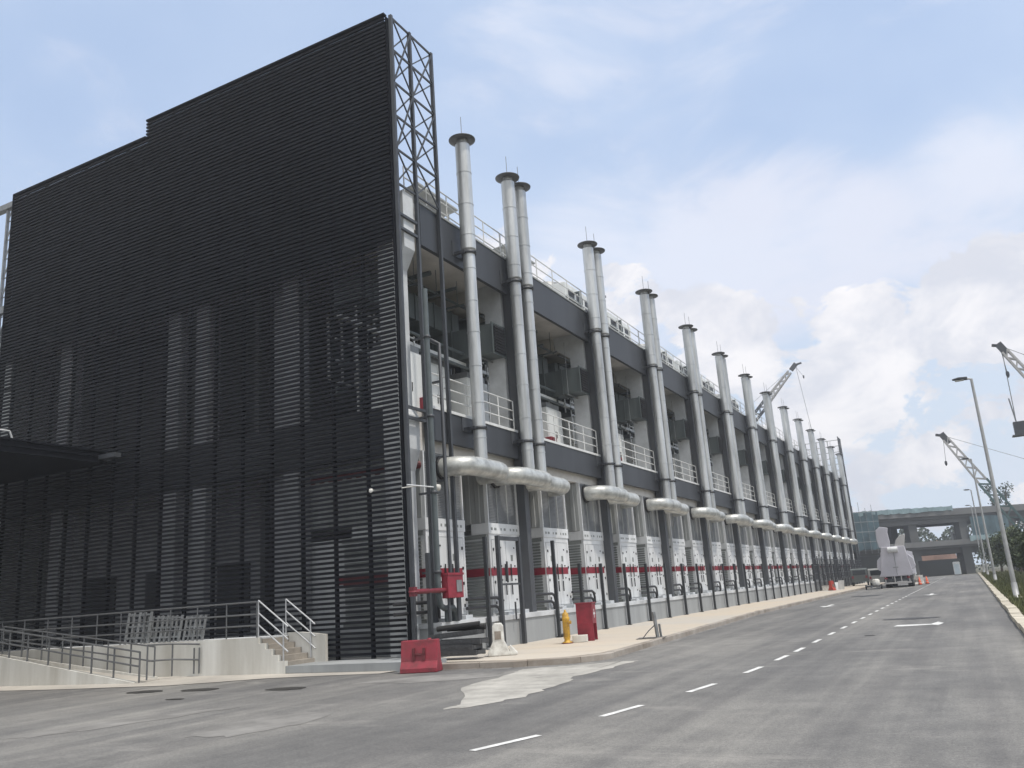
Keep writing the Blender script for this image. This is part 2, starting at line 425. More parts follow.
# corner column with haunches
def corner(mb):
    mb.prism([(-14.4, .2), (-13.72, .2), (-13.72, 5.3), (-13.5, 5.9), (-13.5, 6.9), (-13.72, 7.2), (-13.72, 11.5), (-13.4, 12.1), (-13.4, 13.95), (-14.4, 13.95)], 19.75, 20.3, 'y')
    return mb
bpart(corner(MB()), 'corner_column', M['concrete'])
for x in (-18.2, -19.1, -22.2, -23.6, -29.6):
    bpart(MB().box(x-.3, x+.3, 20.05 if x != -19.1 else 20.6, 20.6 if x != -19.1 else 21.1, .2, 12.3), 'end_column', M['endcol'])
# walls inside
bpart(MB().box(-16.4, -13.78, 20.72, 20.85, .2, 5.9), 'end_wall', M['offwhite'])
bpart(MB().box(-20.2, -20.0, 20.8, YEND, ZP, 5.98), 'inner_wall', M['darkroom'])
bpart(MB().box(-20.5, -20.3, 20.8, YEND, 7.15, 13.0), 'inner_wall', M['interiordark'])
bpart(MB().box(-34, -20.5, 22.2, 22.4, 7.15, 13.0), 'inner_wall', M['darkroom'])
bpart(MB().box(-34, -20.2, 22.2, 22.4, .2, 5.98), 'inner_wall', M['endcol'])
for x in (-22.9, -26.3, -29.8): bpart(MB().box(x-.9, x+.9, 22.12, 22.198, .2, 3.4), 'end_door', M['darkroom'])
bpart(MB().box(-34, -33.8, 20, YEND, .2, 13.0), 'rear_wall', M['interior'])
# upper floor bay equipment built as parts of the building: windows, ceiling pipes, conduits
for i in range(NB):
    y0 = YC[i]+.4 if i else 20.5; y1 = YC[i+1]-.4
    if i <= 7:
        f = MB(); 
        for a in range(5): f.box(-17.56, -17.5, y0+.6+a*.7, y0+.66+a*.7, 8.9, 11.2)
        for zz in (8.9, 9.65, 10.4, 11.15): f.box(-17.555, -17.505, y0+.6, y0+3.46, zz, zz+.06)
        fr = bpart(f, 'window', M['railwhite'])
        gl = MB().box(-17.6, -17.57, y0+.6, y0+3.46, 8.9, 11.2).build('pane', M['glass'], fr)
        p = MB()
        for k in range(4):
            z = 12.3-.25*k; x = -15.2-.9*k
            p.tube([(x, y0-.2, z), (x, y1+.1, z)], .05+.02*(k % 2), 8)
        for k in range(5):
            yy = y0+.5+k*1.4; p.box(-19.5, -14.6, yy, yy+.08, 12.0, 12.06)
            for xx in (-18.9, -16.8, -14.9): p.tube([(xx, yy+.04, 12.0), (xx, yy+.04, 13.0)], .015, 6)
        p.tube([(-14.4, y0+2.2, 12.4), (-19, y0+2.2, 12.4)], .09, 8); p.tube([(-14.6, y0+4.2, 12.5), (-19, y0+4.2, 12.5)], .07, 8)
        bpart(p, 'ceiling_pipe', M['pipegrey'])
        bpart(MB().box(-15.2, -15.0, y0-.3, y1+.3, 9.85, 9.98).box(-16.4, -16.3, y0-.3, y1+.3, 10.6, 10.7), 'cable_tray', M['railwhite'])
        hd_ = MB().box(-16.9, -15.5, y0, y1, 11.15, 12.05)
        for a in range(6): hd_.box(-16.95, -15.45, y0+.4+a*1.2, y0+.46+a*1.2, 11.1, 12.1)
        bpart(hd_, 'header_duct', M['ductgrey'])
        fr_ = MB()
        for a in range(4):
            yy = y0+.25+a*.55; fr_.box(-15.02, -14.97, yy, yy+.05, 7.16, 10.2)
        for zz in (8.2, 8.9, 9.5, 10.1): fr_.box(-15.02, -14.98, y0+.25, y0+1.95, zz, zz+.05)
        fr_.box(-15.4, -15.05, y0+.35, y0+1.85, 8.3, 9.4)
        bpart(fr_, 'pipe_frame', M['railwhite'])
        g_ = MB()
        for a in range(5):
            yy = y0+2.3+a*.9; g_.tube([(-15.9, yy, 7.2), (-15.9, yy, 9.0+.25*(a % 3)), (-15.9, yy+.35, 9.3+.25*(a % 3)), (-16.4, yy+.35, 9.3+.25*(a % 3))], .07+.03*(a % 2), 8)
            g_.lathe([(.14, -.06), (.14, .06)], 10, (-15.9, yy, 8.3)).box(-16.02, -15.78, yy-.12, yy+.12, 7.8, 8.05)
        for zz in (9.75, 10.25): g_.tube([(-14.9, y0, zz), (-14.9, y1, zz)], .055, 8)
        bpart(g_, 'valve_pipe', M['pipegrey'])
        rk_ = MB()
        for a in range(7): rk_.box(-16.15, -16.1, y0+.3+a*.95, y0+.36+a*.95, 7.16, 11.6)
        for zz in (8.6, 9.6, 10.9, 11.5): rk_.box(-16.15, -16.11, y0+.3, y1-.4, zz, zz+.05)
        bpart(rk_, 'pipe_rack', M['railwhite'])
        q_ = MB()
        for a in range(4):
            yy = y0+.8+a*1.5; q_.tube([(-16.4, yy, 7.2), (-16.4, yy, 9.2+.3*a), (-17.2, yy, 9.4+.3*a)], .1, 8)
        q_.tube([(-16.5, y0, 9.15), (-16.5, y1, 9.15)], .13, 8).tube([(-16.8, y0, 8.3), (-16.8, y1, 8.3)], .18, 8)
        bpart(q_, 'service_pipe', M['pipegrey'])

# ------------------------------------------------------------------ upper-deck things
def guard(y0, y1, x, z, h, n, name, label, group, m=M['railwhite'], rails=3, r=.024):
    mb = MB(); posts = []
    for k in range(n+1):
        posts.append((y1-y0)*k/n)
    o = MB()
    t = empty(name, (x, y0, z), 0, label, 'railing', group)
    for k in range(1, rails+1): o.tube([(0, 0, h*k/rails), (0, y1-y0, h*k/rails)], r, 6)
    p0 = MB().tube([(0, 0, 0), (0, 0, h)], r, 6).build('post', m, t)
    for yy in posts[1:]:
        c = p0.copy(); COL.objects.link(c); c.parent = t; c.location = (0, yy, 0)
    o.build('rail', m, t)
    return t
BAY = ['bay behind the louvred screen'] + [ordn(i+1)+' bay from the louvred screen' for i in range(1, NB)]
for i in range(NB):
    y0 = 20.8 if i == 0 else YC[i]+.3; y1 = YC[i+1]-.3
    if y1 > YEND: y1 = YEND
    guard(y0, y1, XF-.05, MID1+.09, 1.05, 5, 'guard_railing', 'white tube guard railing along upper deck edge, '+BAY[i], 'guard railings of the upper deck')
# square ventilation ducts hung beside each pier
def vent_duct():
    t = empty('ventilation_duct', (0, 0, 0))
    b = MB().box(-5.5, 0, -.85, .05, -.62, .62)
    for k in range(7): b.box(-.05-k*.85, -.0-k*.85, -.9, .1, -.67, .67)
    b.build('casing', M['ductgrey'], t)
    gm = MB().box(.012, .02, -.8, 0, -.57, .57)
    for k in range(9): gm.box(.02, .05, -.78, -.02, -.55+k*.125, -.50+k*.125)
    gm.build('outlet_grille', M['black'], t)
    for x in (-.6, -3.2):
        h = MB()
        for y in (-.92, .12): h.tube([(x, y, -.7), (x, y, 2.0)], .015, 6)
        h.box(x-.03, x+.03, -.95, .15, -.73, -.68).build('hanger', M['galv'], t)
    hb = MB().tube([(-1.5, -.4, -.62), (-1.5, -.4, -1.15), (-1.9, -.4, -1.35), (-3.5, -.4, -1.35)], .16, 10); hb.build('branch_pipe', M['pipegrey'], t)
    return t
vd = vent_duct(); K = kids()
for i in range(NB):
    o = vd if i == 0 else copy_tree(vd, None, K)
    o.location = (-13.62, YC[i+1]-.36, 10.62); o.scale = (1, 1, .88)
    tag(o, 'grey square ventilation duct hung beside the pier closing the '+BAY[i], 'duct', 'square ventilation ducts of the upper deck')
# equipment cabinets upstairs
def cab_up():
    t = empty('equipment_cabinet', (0, 0, 0))
    MB().box(-1.0, 0, 0, 1.5, 0, 2.35).build('body', M['offwhite'], t, bevel=.015)
    d = MB()
    for k in range(2): d.box(.0, .025, .05+k*.71, .73+k*.71, .1, 2.25)
    d.build('door', M['offwhite'], t)
    MB().box(.025, .05, .68, .70, 1.0, 1.3).box(.025, .05, .80, .82, 1.0, 1.3).build('handle', M['black'], t)
    MB().box(-.95, -.05, .1, 1.4, 2.35, 2.6).build('cable_box', M['galv'], t)
    return t
cu = cab_up(); K = kids(); first = True
for i in range(9):
    for k, (dy, dx, sc) in enumerate(((1.0, 0, 1.), (3.4, -.5, 1.06), (5.6, -.15, .96))):
        o = cu if first else copy_tree(cu, None, K); first = False
        o.location = (-14.75+dx, (YC[i] if i else 20)+dy, 7.16); o.scale = (1, 1, sc)
        tag(o, ['first', 'second', 'third'][k]+' white equipment cabinet on upper deck in '+BAY[i], 'cabinet', 'white equipment cabinets on the upper deck')
def redbox():
    t = empty('hose_reel_box', (0, 0, 0))
    MB().box(-.3, 0, 0, .7, 0, .75).build('case', M['red'], t, bevel=.02)
    MB().box(.003, .02, .08, .62, .08, .67).build('door', M['darkred'], t)
    MB().box(-.25, -.2, .1, .15, -.45, 0).box(-.25, -.2, .55, .6, -.45, 0).build('leg', M['steel'], t)
    return t
rb = redbox(); K = kids()
for i in range(8):
    o = rb if i == 0 else copy_tree(rb, None, K); o.location = (-14.6, (YC[i] if i else 19.6)+(2.6 if i == 0 else 5.2), 7.42); o.scale = (1, .8, .8)
    tag(o, 'small red hose box behind the deck railing in '+BAY[i], 'hose box', 'red hose boxes on the upper deck')

# ------------------------------------------------------------------ generator housings
def generator():
    t = empty('generator_housing', (0, 0, 0))
    W = 2.15; D = 5.6
    b = MB().box(-D, 0, 0, W, 0, 2.6)
    b.box(-.02, .035, 0, .11, 0, 2.6).box(-.02, .035, W-.11, W, 0, 2.6).box(-.02, .034, .11, W-.11, 2.42, 2.6).box(-.02, .034, .11, W-.11, 0, .12)
    b.build('body', M['white'], t)
    for k in range(2):
        y0 = .14+k*.945
        d = MB().box(.0, .05, y0, y0+.92, .14, 2.40).build('door', M['white'], t, bevel=.01)
        h = MB()
        for zz in (.35, 1.0, 1.45, 2.05):
            h.box(.05, .075, y0+.04 if k == 0 else y0+.82, y0+.10 if k == 0 else y0+.88, zz, zz+.09)
            h.box(.05, .07, y0+.52, y0+.58, zz+.08, zz+.13)
        h.build('bolt', M['black'], d)
        MB().tube([(.10, y0+.74 if k == 0 else y0+.2, .62), (.10, y0+.74 if k == 0 else y0+.2, 1.0)], .024, 6).tube([(.10, y0+.74 if k == 0 else y0+.2, 1.05), (.10, y0+.74 if k == 0 else y0+.2, 1.62)], .024, 6).build('handle', M['black'], d)
        MB().box(.05, .056, y0+.3, y0+.45, 1.72, 1.92).build('notice', M['louvredark'], d)
    # red band round the front and the side that faces the screen
    MB().box(.052, .056, .0, W-.25, 1.25, 1.50).box(-3.2, .02, -.05, -.044, 1.25, 1.50).build('red_band', M['red'], t)
    # intake louvre on the side
    s = MB()
    for k in range(22): s.box(-2.9, -.12, -.042, -.005, .12+k*.105, .18+k*.105)
    s.box(-3.0, -.05, -.03, -.004, 0, .1).box(-3.0, -.05, -.03, -.004, 2.45, 2.58)
    s.build('side_louvre', M['louvredark'], t)
    # strip with small vents between the two boxes
    v = MB().box(-.6, .06, -.03, W+.03, 2.6, 2.95); fz = v.build('vent_strip', M['white'], t)
    q = MB()
    for k in range(9):
        if k in (2, 5): continue
        q.box(.06, .066, .12+k*.22, .12+k*.22+random.uniform(.06, .15), 2.72, 2.80)
    q.build('vent_slot', M['louvredark'], fz)
    # upper attenuator
    u = MB().box(-D, -.06, .03, W-.03, 2.95, 4.92)
    u.box(-.08, .05, 0, .06, 2.95, 4.92).box(-.08, .05, W-.06, W, 2.95, 4.92)
    u.build('attenuator', M['white'], t)
    lv = MB()
    lv.box(-.058, -.04, .06, W-.06, 2.97, 4.9)
    for k in range(38): lv.box(-.04, .0, .06, W-.06, 3.0+k*.05, 3.028+k*.05)
    lv.build('front_louvre', M['louvre'], t)
    mu = MB()
    for k in (1, 2): mu.box(-.04, .02, W*k/3-.02, W*k/3+.02, 2.96, 4.9)
    mu.build('mullion', M['greyrib'], t)
    sr = MB()
    for k in range(14):
        x = -.2-k*.36; sr.prism([(x, -.0), (x-.05, -.04), (x-.19, -.04), (x-.24, -.0)], 2.97, 4.9)
    for k in range(14):
        x = -.2-k*.36; sr.prism([(x, W-.02), (x-.06, W+.04), (x-.18, W+.04), (x-.24, W-.02)], 2.97, 4.9)
    sr.box(-D, -.07, -.02, .035, 2.96, 4.91)
    sr.build('ribbed_side', M['greyrib'], t)
    # twin coolant pipes leaving from the side
    for k, zz in enumerate((.30, .56)):
        e = .03+.11*k
        MB().tube([(.2, -1.9, zz), (.2, -.15+e, zz), (.2, .05+e, zz-.07), (.2, .12+e, zz-.25), (.2, .12+e, 0)], .048, 8).build('coolant_pipe', M['black'], t)
    MB().box(-.1, .5, .15, .5, 0, .09).build('footing', M['concrete'], t); MB().box(-.1, .45, 1.3, 1.7, 0, .12).build('footing', M['concrete'], t)
    return t
gp = generator(); K = kids(); first = True; n = 0
GY = []
for i in range(NB):
    for dy in (1.8, 5.5):
        y = YC[i]+dy
        if y+2.2 > YEND: continue
        o = gp if first else copy_tree(gp, None, K); first = False; n += 1
        o.location = (-13.72, y, ZP); GY.append(y)
        tag(o, 'white generator housing with red band, '+ordn(n)+' in the row from the louvred screen', 'generator', 'generator housings along the platform')

# ------------------------------------------------------------------ exhaust stacks
ZD = 5.55
def stack(L, zb):
    """origin at the foot of the vertical pipe (on the duct); +Y towards far end"""
    t = empty('exhaust_stack', (0, 0, 0))
    R = .255; Q = .205; zs = UP0+.42-(ZD+.28)          # wider jacket above the upper clamp
    pm = MB().lathe([(Q, 0), (Q, zs)], 28).lathe([(Q, zs), (R, zs+.06)], 28).lathe([(R, zs+.06), (R, L-.12)], 28).lathe([(R, L-.12), (R-.07, L-.04)], 28).lathe([(R-.07, L-.04), (R-.07, L+.08)], 28)
    for k in range(1, int(L/1.15)+1):
        z = k*1.15-.4+random.uniform(-.05, .05); q = Q if z < zs else R
        pm.lathe([(q, z-.02), (q+.012, z-.018)], 28).lathe([(q+.012, z-.018), (q+.012, z+.018)], 28).lathe([(q+.012, z+.018), (q, z+.02)], 28)
    pm.box(-Q-.012, -Q+.01, -.012, .012, 0, zs)
    pm.build('pipe', M['alu'], t)
    cap = MB().lathe([(0, L+.10), (.32, L+.04), (.46, L+.07), (.465, L+.10), (.40, L+.13), (0, L+.22)], 26)
    c = cap.build('rain_cap', M['cap'], t)
    MB().tube([(0, .0, L+.2), (0, 0, L+1.0)], .012, 5).build('lightning_rod', M['galv'], c)
    return t
def horizontal_duct(flip):
    """lobster-backed loop from housing face out, along the building and back"""
    r = .30
    def arc(cx, cy, rad, a0, a1, n): return [(cx+rad*math.cos(a0+(a1-a0)*k/n), cy+rad*math.sin(a0+(a1-a0)*k/n), 0) for k in range(n+1)]
    pts = [(-.95, -1.15, 0), (-.35, -1.15, 0)] + arc(-.35, -.55, .6, -PI/2, 0, 4)[1:] + [(.25, .35, 0)] + arc(-.30, .55, .55, 0, PI*.75, 5)[0:]
    return pts
proto = {}
ZD = 5.55
ztop = 17.0
for kind in ('a', 'b'):
    t = stack(ztop-ZD-.28, 0)
    # duct: pass below
    r = .30
    def arc(cx, cy, rad, a0, a1, n): return [(cx+rad*math.cos(a0+(a1-a0)*k/n), cy+rad*math.sin(a0+(a1-a0)*k/n), -.28) for k in range(n+1)]
    s0 = -1.3
    xf = -.66
    if kind == 'a':
        pts = [(xf, s0, -.28), (-.45, s0, -.28)] + arc(-.45, s0+.62, .62, -PI/2, 0, 3)[1:] + [(.17, .55, -.28)] + arc(-.38, .70, .55, 0, PI*.5, 4) + [(-.8, 1.25, -.28)]
    else:
        pts = [(-.66, -.42, -.34), (-.55, -.42, -.34)] + [(x, y, -.34) for x, y, z in arc(-.55, .15, .57, -PI/2, 0, 4)[1:]] + [(.02, 1.45, -.34)] + [(x, y, -.34) for x, y, z in arc(-.50, 1.6, .52, 0, PI*.5, 4)] + [(-.85, 2.12, -.34)]
    dm = MB()
    dm.tube(pts, r, 16, smooth=True)
    d = dm.build('exhaust_duct', M['duct'], t)
    # seams round the duct
    fl = MB(); P0 = Vector(pts[0]); fl.tube([P0+Vector((-.02, 0, 0)), P0+Vector((.06, 0, 0))], r+.07, 18)
    fl.build('flange', M['black'], d)
    proto[kind] = t
    # wall clamps at both beams
    for zz in (MID0+.55, UP0+.35):
        zr = zz-(ZD+.28)
        if zr < 0: pass
        cm = MB()
        q = .208
        cm.lathe([(q, zr-.05), (q+.045, zr-.05), (q+.045, zr+.05), (q, zr+.05)], 20)
        cm.box(-.42, -.2, -.3, -.22, zr-.05, zr+.05).box(-.42, -.2, .22, .3, zr-.05, zr+.05).box(.0, .3, -.04, .04, zr-.03, zr+.03).box(-.25, .0, -.30, -.24, zr-.05, zr+.05).box(-.25, .0, .24, .30, zr-.05, zr+.05)
        cm.box(-.44, -.40, -.38, .38, zr-.07, zr+.45)
        cm.build('wall_clamp', M['steel'], t)
K = kids(); used = set(); n = 0
def put_stack(kind, y, label):
    o = proto[kind] if kind not in used else copy_tree(proto[kind], None, K); used.add(kind)
    o.location = (-13.03, y, ZD+.28)
    tag(o, label, 'exhaust stack', 'silver exhaust stacks along the facade')
put_stack('a', YC[0]+4.15, 'lone silver exhaust stack beside the louvred screen, without a twin')
for i in range(1, NB):
    put_stack('a', YC[i]-.32, 'silver exhaust stack, nearer of the pair at '+ordn(i)+' dark column from the screen')
    put_stack('b', YC[i]+.63, 'silver exhaust stack, farther of the pair at '+ordn(i)+' dark column from the screen')

# ------------------------------------------------------------------ roof
for i in range(NB):
    y0 = 20.3 if i == 0 else YC[i]+.02; y1 = min(YC[i+1]-.02, YEND)
    guard(y0, y1, XF-.25, UP1+.05, 1.15, 5, 'roof_railing', 'pale roof edge railing above the dark beam, '+BAY[i], 'railings on the roof edge')
    if i < 9: bpart(MB().box(-14.75, -14.35, y0, y1, 14.15, 14.6).box(-14.7, -14.4, y0+.5, y0+.6, 13.75, 14.15).box(-14.7, -14.4, y1-.6, y1-.5, 13.75, 14.15), 'cable_trunk', M['greyrib'])
def chiller():
    t = empty('cooling_unit', (0, 0, 0))
    b = MB().box(-3, 0, 0, 3.6, .35, 1.9)
    for x in (-2.8, -.3):
        for y in (.2, 3.2): MB().box(x, x+.2, y, y+.2, -1.3, .349).build('leg', M['galv'], t)
    b.build('casing', M['offwhite'], t, bevel=.03)
    v = MB()
    for k in range(3):
        v.box(.0, .012, .25+k*1.12, 1.1+k*1.12, .75, 1.12); v.box(.0, .012, .25+k*1.12, 1.1+k*1.12, 1.25, 1.62)
    v.build('vent', M['black'], t)
    for k in range(2):
        MB().lathe([(.75, 1.9), (.78, 2.25), (.70, 2.25), (.68, 2.0), (0, 2.0)], 20, (-1.5, .95+k*1.7, 0)).build('fan_cowl', M['galv'], t)
    MB().tube([(.15, -.3, .5), (.15, 3.9, .5)], .09, 8).tube([(.25, -.5, .9), (.25, 1.2, .9), (.25, 1.2, 1.6), (-.3, 1.2, 1.6)], .07, 8).build('pipe', M['pipegrey'], t)
    return t
ch = chiller(); K = kids()
for i, y in enumerate((37.4, 43.4, 51.8, 56.6, 62.5, 71)):
    o = ch if i == 0 else copy_tree(ch, None, K); o.location = (-15.7, y, 15.05)
    tag(o, 'pale rooftop cooling unit behind the railing, '+ordn(i+1)+' along from the screen', 'cooling unit', 'cooling units on the roof')
def shade():
    t = empty('roof_canopy', (0, 0, 0))
    MB().prism([(-1.8, 1.98), (0, 2.22), (0, 2.28), (-1.8, 2.04)], 0, 2.6, 'y').build('sheet_roof', M['greyrib'], t)
    for x in (-1.6, -.3):
        for y in (.2, 2.4): MB().tube([(x, y, 0), (x, y, 2.05 if x < -1 else 2.2)], .04, 6).build('post', M['railwhite'], t)
    return t
sh = shade(); K = kids()
for i, (y, z) in enumerate(((22.2, 13.75), (28.6, 13.75), (44.0, 14.4))):
    o = sh if i == 0 else copy_tree(sh, None, K); o.location = (-14.4 if i < 2 else -16.1, y, z-.45)
    tag(o, 'small pale sheet canopy on posts at roof edge, '+ordn(i+1)+' from the screen', 'canopy', 'small canopies on the roof')
t = empty('roof_mast', (-16.0, 43.6, 13.75), 0, 'thin dark mast with a small head standing on the roof', 'mast')
MB().tube([(0, 0, 0), (0, 0, 4.2)], .06, 8).build('pole', M['steel'], t); MB().box(-.12, .12, -.25, .2, 4.2, 4.32).build('lamp_head', M['steel'], t)

# ------------------------------------------------------------------ louvred screens
XR, XS, XL = -13.50, -24.55, -32.55
SCR = empty('louvred_screen', (-13.5, SY, 0), 0, 'huge dark screen of horizontal louvre slats at the end of the building', 'screen')
def spart(mb, name, m, P=SCR): 
    o = mb.build(name, m, P); o.matrix_parent_inverse = Matrix.Translation((-P.location.x, -P.location.y, 0)); return o
sl = MB(); z = .33
while z < 19.95:
    x0 = XL if z < 19.28 else XS
    x1 = XR
    b = len(sl.v)
    # blade: outer lip lower than the inner edge
    prof = [(SY-.036, z), (SY-.036, z+.071), (SY-.028, z+.071), (SY-.024, z+.012), (SY+.032, z+.010), (SY+.032, z)]
    j = random.uniform(-.004, .004)
    sl.prism([(yy+j*.3, zz+j) for yy, zz in prof], x0, x1, 'x')
    z += .14
spart(sl, 'slat', M['slat'])
mu = MB(); x = -13.5
while x > XL:
    mu.box(x-.035, x+.035, SY+.05, SY+.17, .23, 19.9 if x > XS else 19.3); x -= 1.22
spart(mu, 'mullion', M['slat'])
spart(MB().box(XL-.06, XL-.002, SY-.05, SY+.2, .1, 19.33), 'end_trim', M['slat'])
spart(MB().box(XS, XR, SY-.06, SY+.1, 19.95, 20.01).box(XL, XS-.002, SY-.06, SY+.1, 19.26, 19.33), 'top_trim', M['slat'])
def truss(P, ys, x, z0, zlat, z1, dz, lower=True):
    for yy in ys: spart(MB().box(x-.055, x+.055, yy-.05, yy+.05, z0, z1), 'truss_post', M['steel'], P)
    lt = MB(); zs = []
    z = z1-.06
    while z > zlat-.01: zs.append(z); z -= dz
    for a, b in zip(ys[:-1], ys[1:]):
        for k, zz in enumerate(zs):
            lt.bar((x, a, zz), (x, b, zz), .055)
            if k+1 < len(zs):
                lt.bar((x-.03, a, zs[k+1]), (x-.03, b, zz), .04)
                lt.bar((x+.03, b, zs[k+1]), (x+.03, a, zs[k]), .04)
                if k % 2 == 1: lt.bar((x+.05, a, zs[k+1]), (x+.05, b, zs[k-1]), .045)
    if lower:
        for zz in (7.05, 6.75, 13.05, 12.6): lt.bar((x, ys[0], zz), (x, ys[1], zz), .08)
    spart(lt, 'lattice', M['steel'], P)
spart(MB().box(XS, XR-.02, SY+.19, SY+.21, 12.3, 19.9).box(XL+.02, XS-.002, SY+.19, SY+.21, 12.3, 19.2), 'backing_sheet', M['slat'])
truss(SCR, [19.42, 20.45, 21.75], -13.36, .23, 12.9, 19.95, 1.17)
# far screen, same build, open truss at the far end
FS = empty('louvred_screen', (-13.5, YEND, 0), 0, 'open truss frame of the screen rising at the far end of the building', 'screen')
truss(FS, [YEND-2.6, YEND-1.3, YEND], -13.3, .1, 12.9, 20.1, 1.2, False)
fr = MB()
for k in range(13): fr.box(-13.6-k*1.5, -13.5-k*1.5, YEND-.1, YEND, 0.1, 20.1)
for k in range(8): fr.box(-32, -13.4, YEND-.12, YEND-.06, 14+k*.85, 14.08+k*.85)
spart(fr, 'frame', M['greyrib'], FS)
sl = MB()
for k in range(88): sl.box(-32.5, -13.35, YEND+.05, YEND+.14, .3+k*.155, .39+k*.155)
spart(sl, 'slat', M['slat'], FS)

# red fire main behind the screen and pale pipes
t = MB().tube([(-18.2, 0, 0), (-13.9, 0, 0), (-13.9, .6, 0)], .17, 10).build('fire_main', M['darkred'], None, (0, 20.75, 5.55)); tag(t, 'dull red fire main running behind the louvred slats', 'pipe')
t = MB().box(0, 2.0, 0, .16, 0, .27).build('fire_main', M['darkred'], None, (-16.35, 20.2, 2.22)); tag(t, 'flat dark red service duct low behind the louvres beside the corner', 'pipe')
# lattice mast past the outer end of the screen
t = empty('lattice_mast', (-33.25, 19.5, 0), 0, 'grey steel lattice mast with side beam past the screen end', 'lattice mast')
mb = MB()
for dx in (0, .5): mb.box(dx-.05, dx+.05, -.05, .05, 0, 19.2)
for k in range(22):
    z = .5+k*.85; mb.bar((0, 0, z), (.5, 0, z+.85), .04)
    mb.bar((0, .02, z+.85), (.5, .02, z+.85), .035)
mb.build('lattice', M['galv'], t)
MB().box(-3.2, .6, -.12, .12, 18.9, 19.15).box(-3.1, -2.8, -.15, .15, 19.15, 19.9).box(-1.0, .6, -.1, .1, 14.2, 14.5).build('beam', M['galv'], t)
MB().box(-8, .1, .6, 3.5, 11.2, 12.2).box(-8, .2, .5, 3.6, 13.0, 13.25).box(-8, .15, .65, 3.4, 0, 11.2).build('clad_base', M['greyrib'], t)

# ------------------------------------------------------------------ entrance canopy
t = empty('entrance_canopy', (-26, 15, 0), 0, 'dark flat entrance canopy projecting from the louvred screen', 'canopy')
MB().box(-16, .15, -9.5, 4.2, 7.06, 7.44).build('roof_slab', M['slat'], t)
MB().box(-16, .2, -9.55, 4.22, 7.442, 7.50).box(.152, .2, -9.5, 4.2, 7.25, 7.28).build('edge_trim', M['slat'], t)
MB().tube([(-.4, -9, 7.85), (-.4, 1.1, 7.85)], .03, 8).build('rail', M['white'], t)
MB().tube([(-.4, 1.1, 7.85), (-.4, 1.25, 7.5)], .03, 8).tube([(-.4, -4, 7.85), (-.4, -4, 7.5)], .03, 8).build('rail_post', M['white'], t)
for x, y in ((-3, -8), (-14, -8), (-14, 2.5)): MB().tube([(x, y, 0), (x, y, 7.06)], .18, 14).build('column', M['steel'], t)
MB().box(.16, 1.0, 3.9, 4.15, 7.15, 7.3).build('bracket', M['steel'], t)

# ------------------------------------------------------------------ loading platform, stairs and ramp
PX = -17.5
t = empty('loading_platform', (-20, 18, 0), 0, 'white walled raised platform with steps and ramp below the louvres', 'platform')
def lp(mb, name, m, P=t):
    o = mb.build(name, m, P); o.matrix_parent_inverse = Matrix.Translation((20, -18, 0)); return o
ns = 5; zt = 1.0; zb = .235
side = [(-36, -.02), (-16.55, -.02), (-16.55, zb+.16)]
tr = (PX+16.75)/ (ns-1) if False else .22
pts = [(-36, -.02), (-16.5, -.02), (-16.5, .36)]
xx = -16.5; zz = .36
for k in range(4):
    xx -= .235; pts.append((xx, zz)); zz += .16; pts.append((xx, zz))
pts.append((-36, zz)); ZT = zz
lp(MB().prism(pts, 17.90, 18.02, 'y'), 'front_wall', M['plaster'])
lp(MB().box(-36, -17.44, 18.02, 19.2, -.02, ZT-.01), 'deck', M['concrete'])
sm = MB()
x = -16.5; z = .235+.11
for k in range(5):
    sm.box(x-.26-(.0), x+.02, 18.02, 19.06, .1, z-.01); x -= .235; z += .155
lp(sm, 'step', M['step'])
lp(MB().prism([(-17.6, .1), (-16.1, .1), (-16.1, .95), (-17.0, 1.05), (-17.6, 1.05)], 19.06, 19.17, 'y'), 'side_wall', M['plaster'])
# ramp: sloped slab beside the platform with a white outer wall
lp(MB().prism([(-36, 2.1), (-36, -.02), (-20.7, -.02), (-20.7, .04), (-26.9, .92)], 16.55, 16.7, 'y'), 'ramp_wall', M['plaster'])
lp(MB().prism([(-36, 1.6), (-36, -.02), (-20.6, -.02), (-20.6, .05), (-26.9, .62)], 16.7, 17.35, 'y'), 'ramp', M['apron'])
lp(MB().prism([(-36, 1.85), (-36, -.02), (-20.8, -.02), (-20.8, .1), (-26.9, .80)], 17.35, 17.45, 'y'), 'ramp_wall', M['plaster'])
# railings
def rail(name, label, posts, rails, m=M['railgrey'], r=.022, group='railings of the loading platform'):
    T = empty(name, posts[0][0], 0, label, 'railing', group)
    o = Vector(posts[0][0])
    for a, b in posts: MB().tube([Vector(a)-o, Vector(b)-o], r, 8).build('post', m, T)
    for path in rails: MB().tube([Vector(p)-o for p in path], r, 8).build('rail', m, T)
    return T
ps = [(x, 17.96) for x in (-17.56, -18.7, -19.85, -20.95, -22.05, -23.1, -24.2, -25.4, -26.6, -27.8, -29, -30.3)]
rail('platform_railing', 'long grey three rail railing on top of the platform edge', [((x, y, ZT), (x, y, ZT+.95)) for x, y in ps], [[(x, y, ZT+h) for x, y in ps] for h in (.95, .62, .32)])
for lab, yy in (('outer steel handrail of the steps, standing on the white wall', 17.96), ('inner steel handrail of the steps, against the louvres', 19.02)):
    sx = 0 if yy < 18.5 else .02
    a = (-17.5+sx, yy); bq = (-16.6+sx, yy)
    rail('stair_handrail', lab, [((a[0], yy, ZT), (a[0], yy, ZT+.98)), ((bq[0], yy, .36), (bq[0], yy, 1.36))],
         [[(a[0], yy, ZT+h), (bq[0], yy, .36+h+.02), (bq[0]+.16, yy, .26+h)] for h in (.98, .65, .33)], M['stainless'], .022, 'handrails of the steps')
rz = lambda x: .05+(.9-.05)*(-20.7-x)/6.2
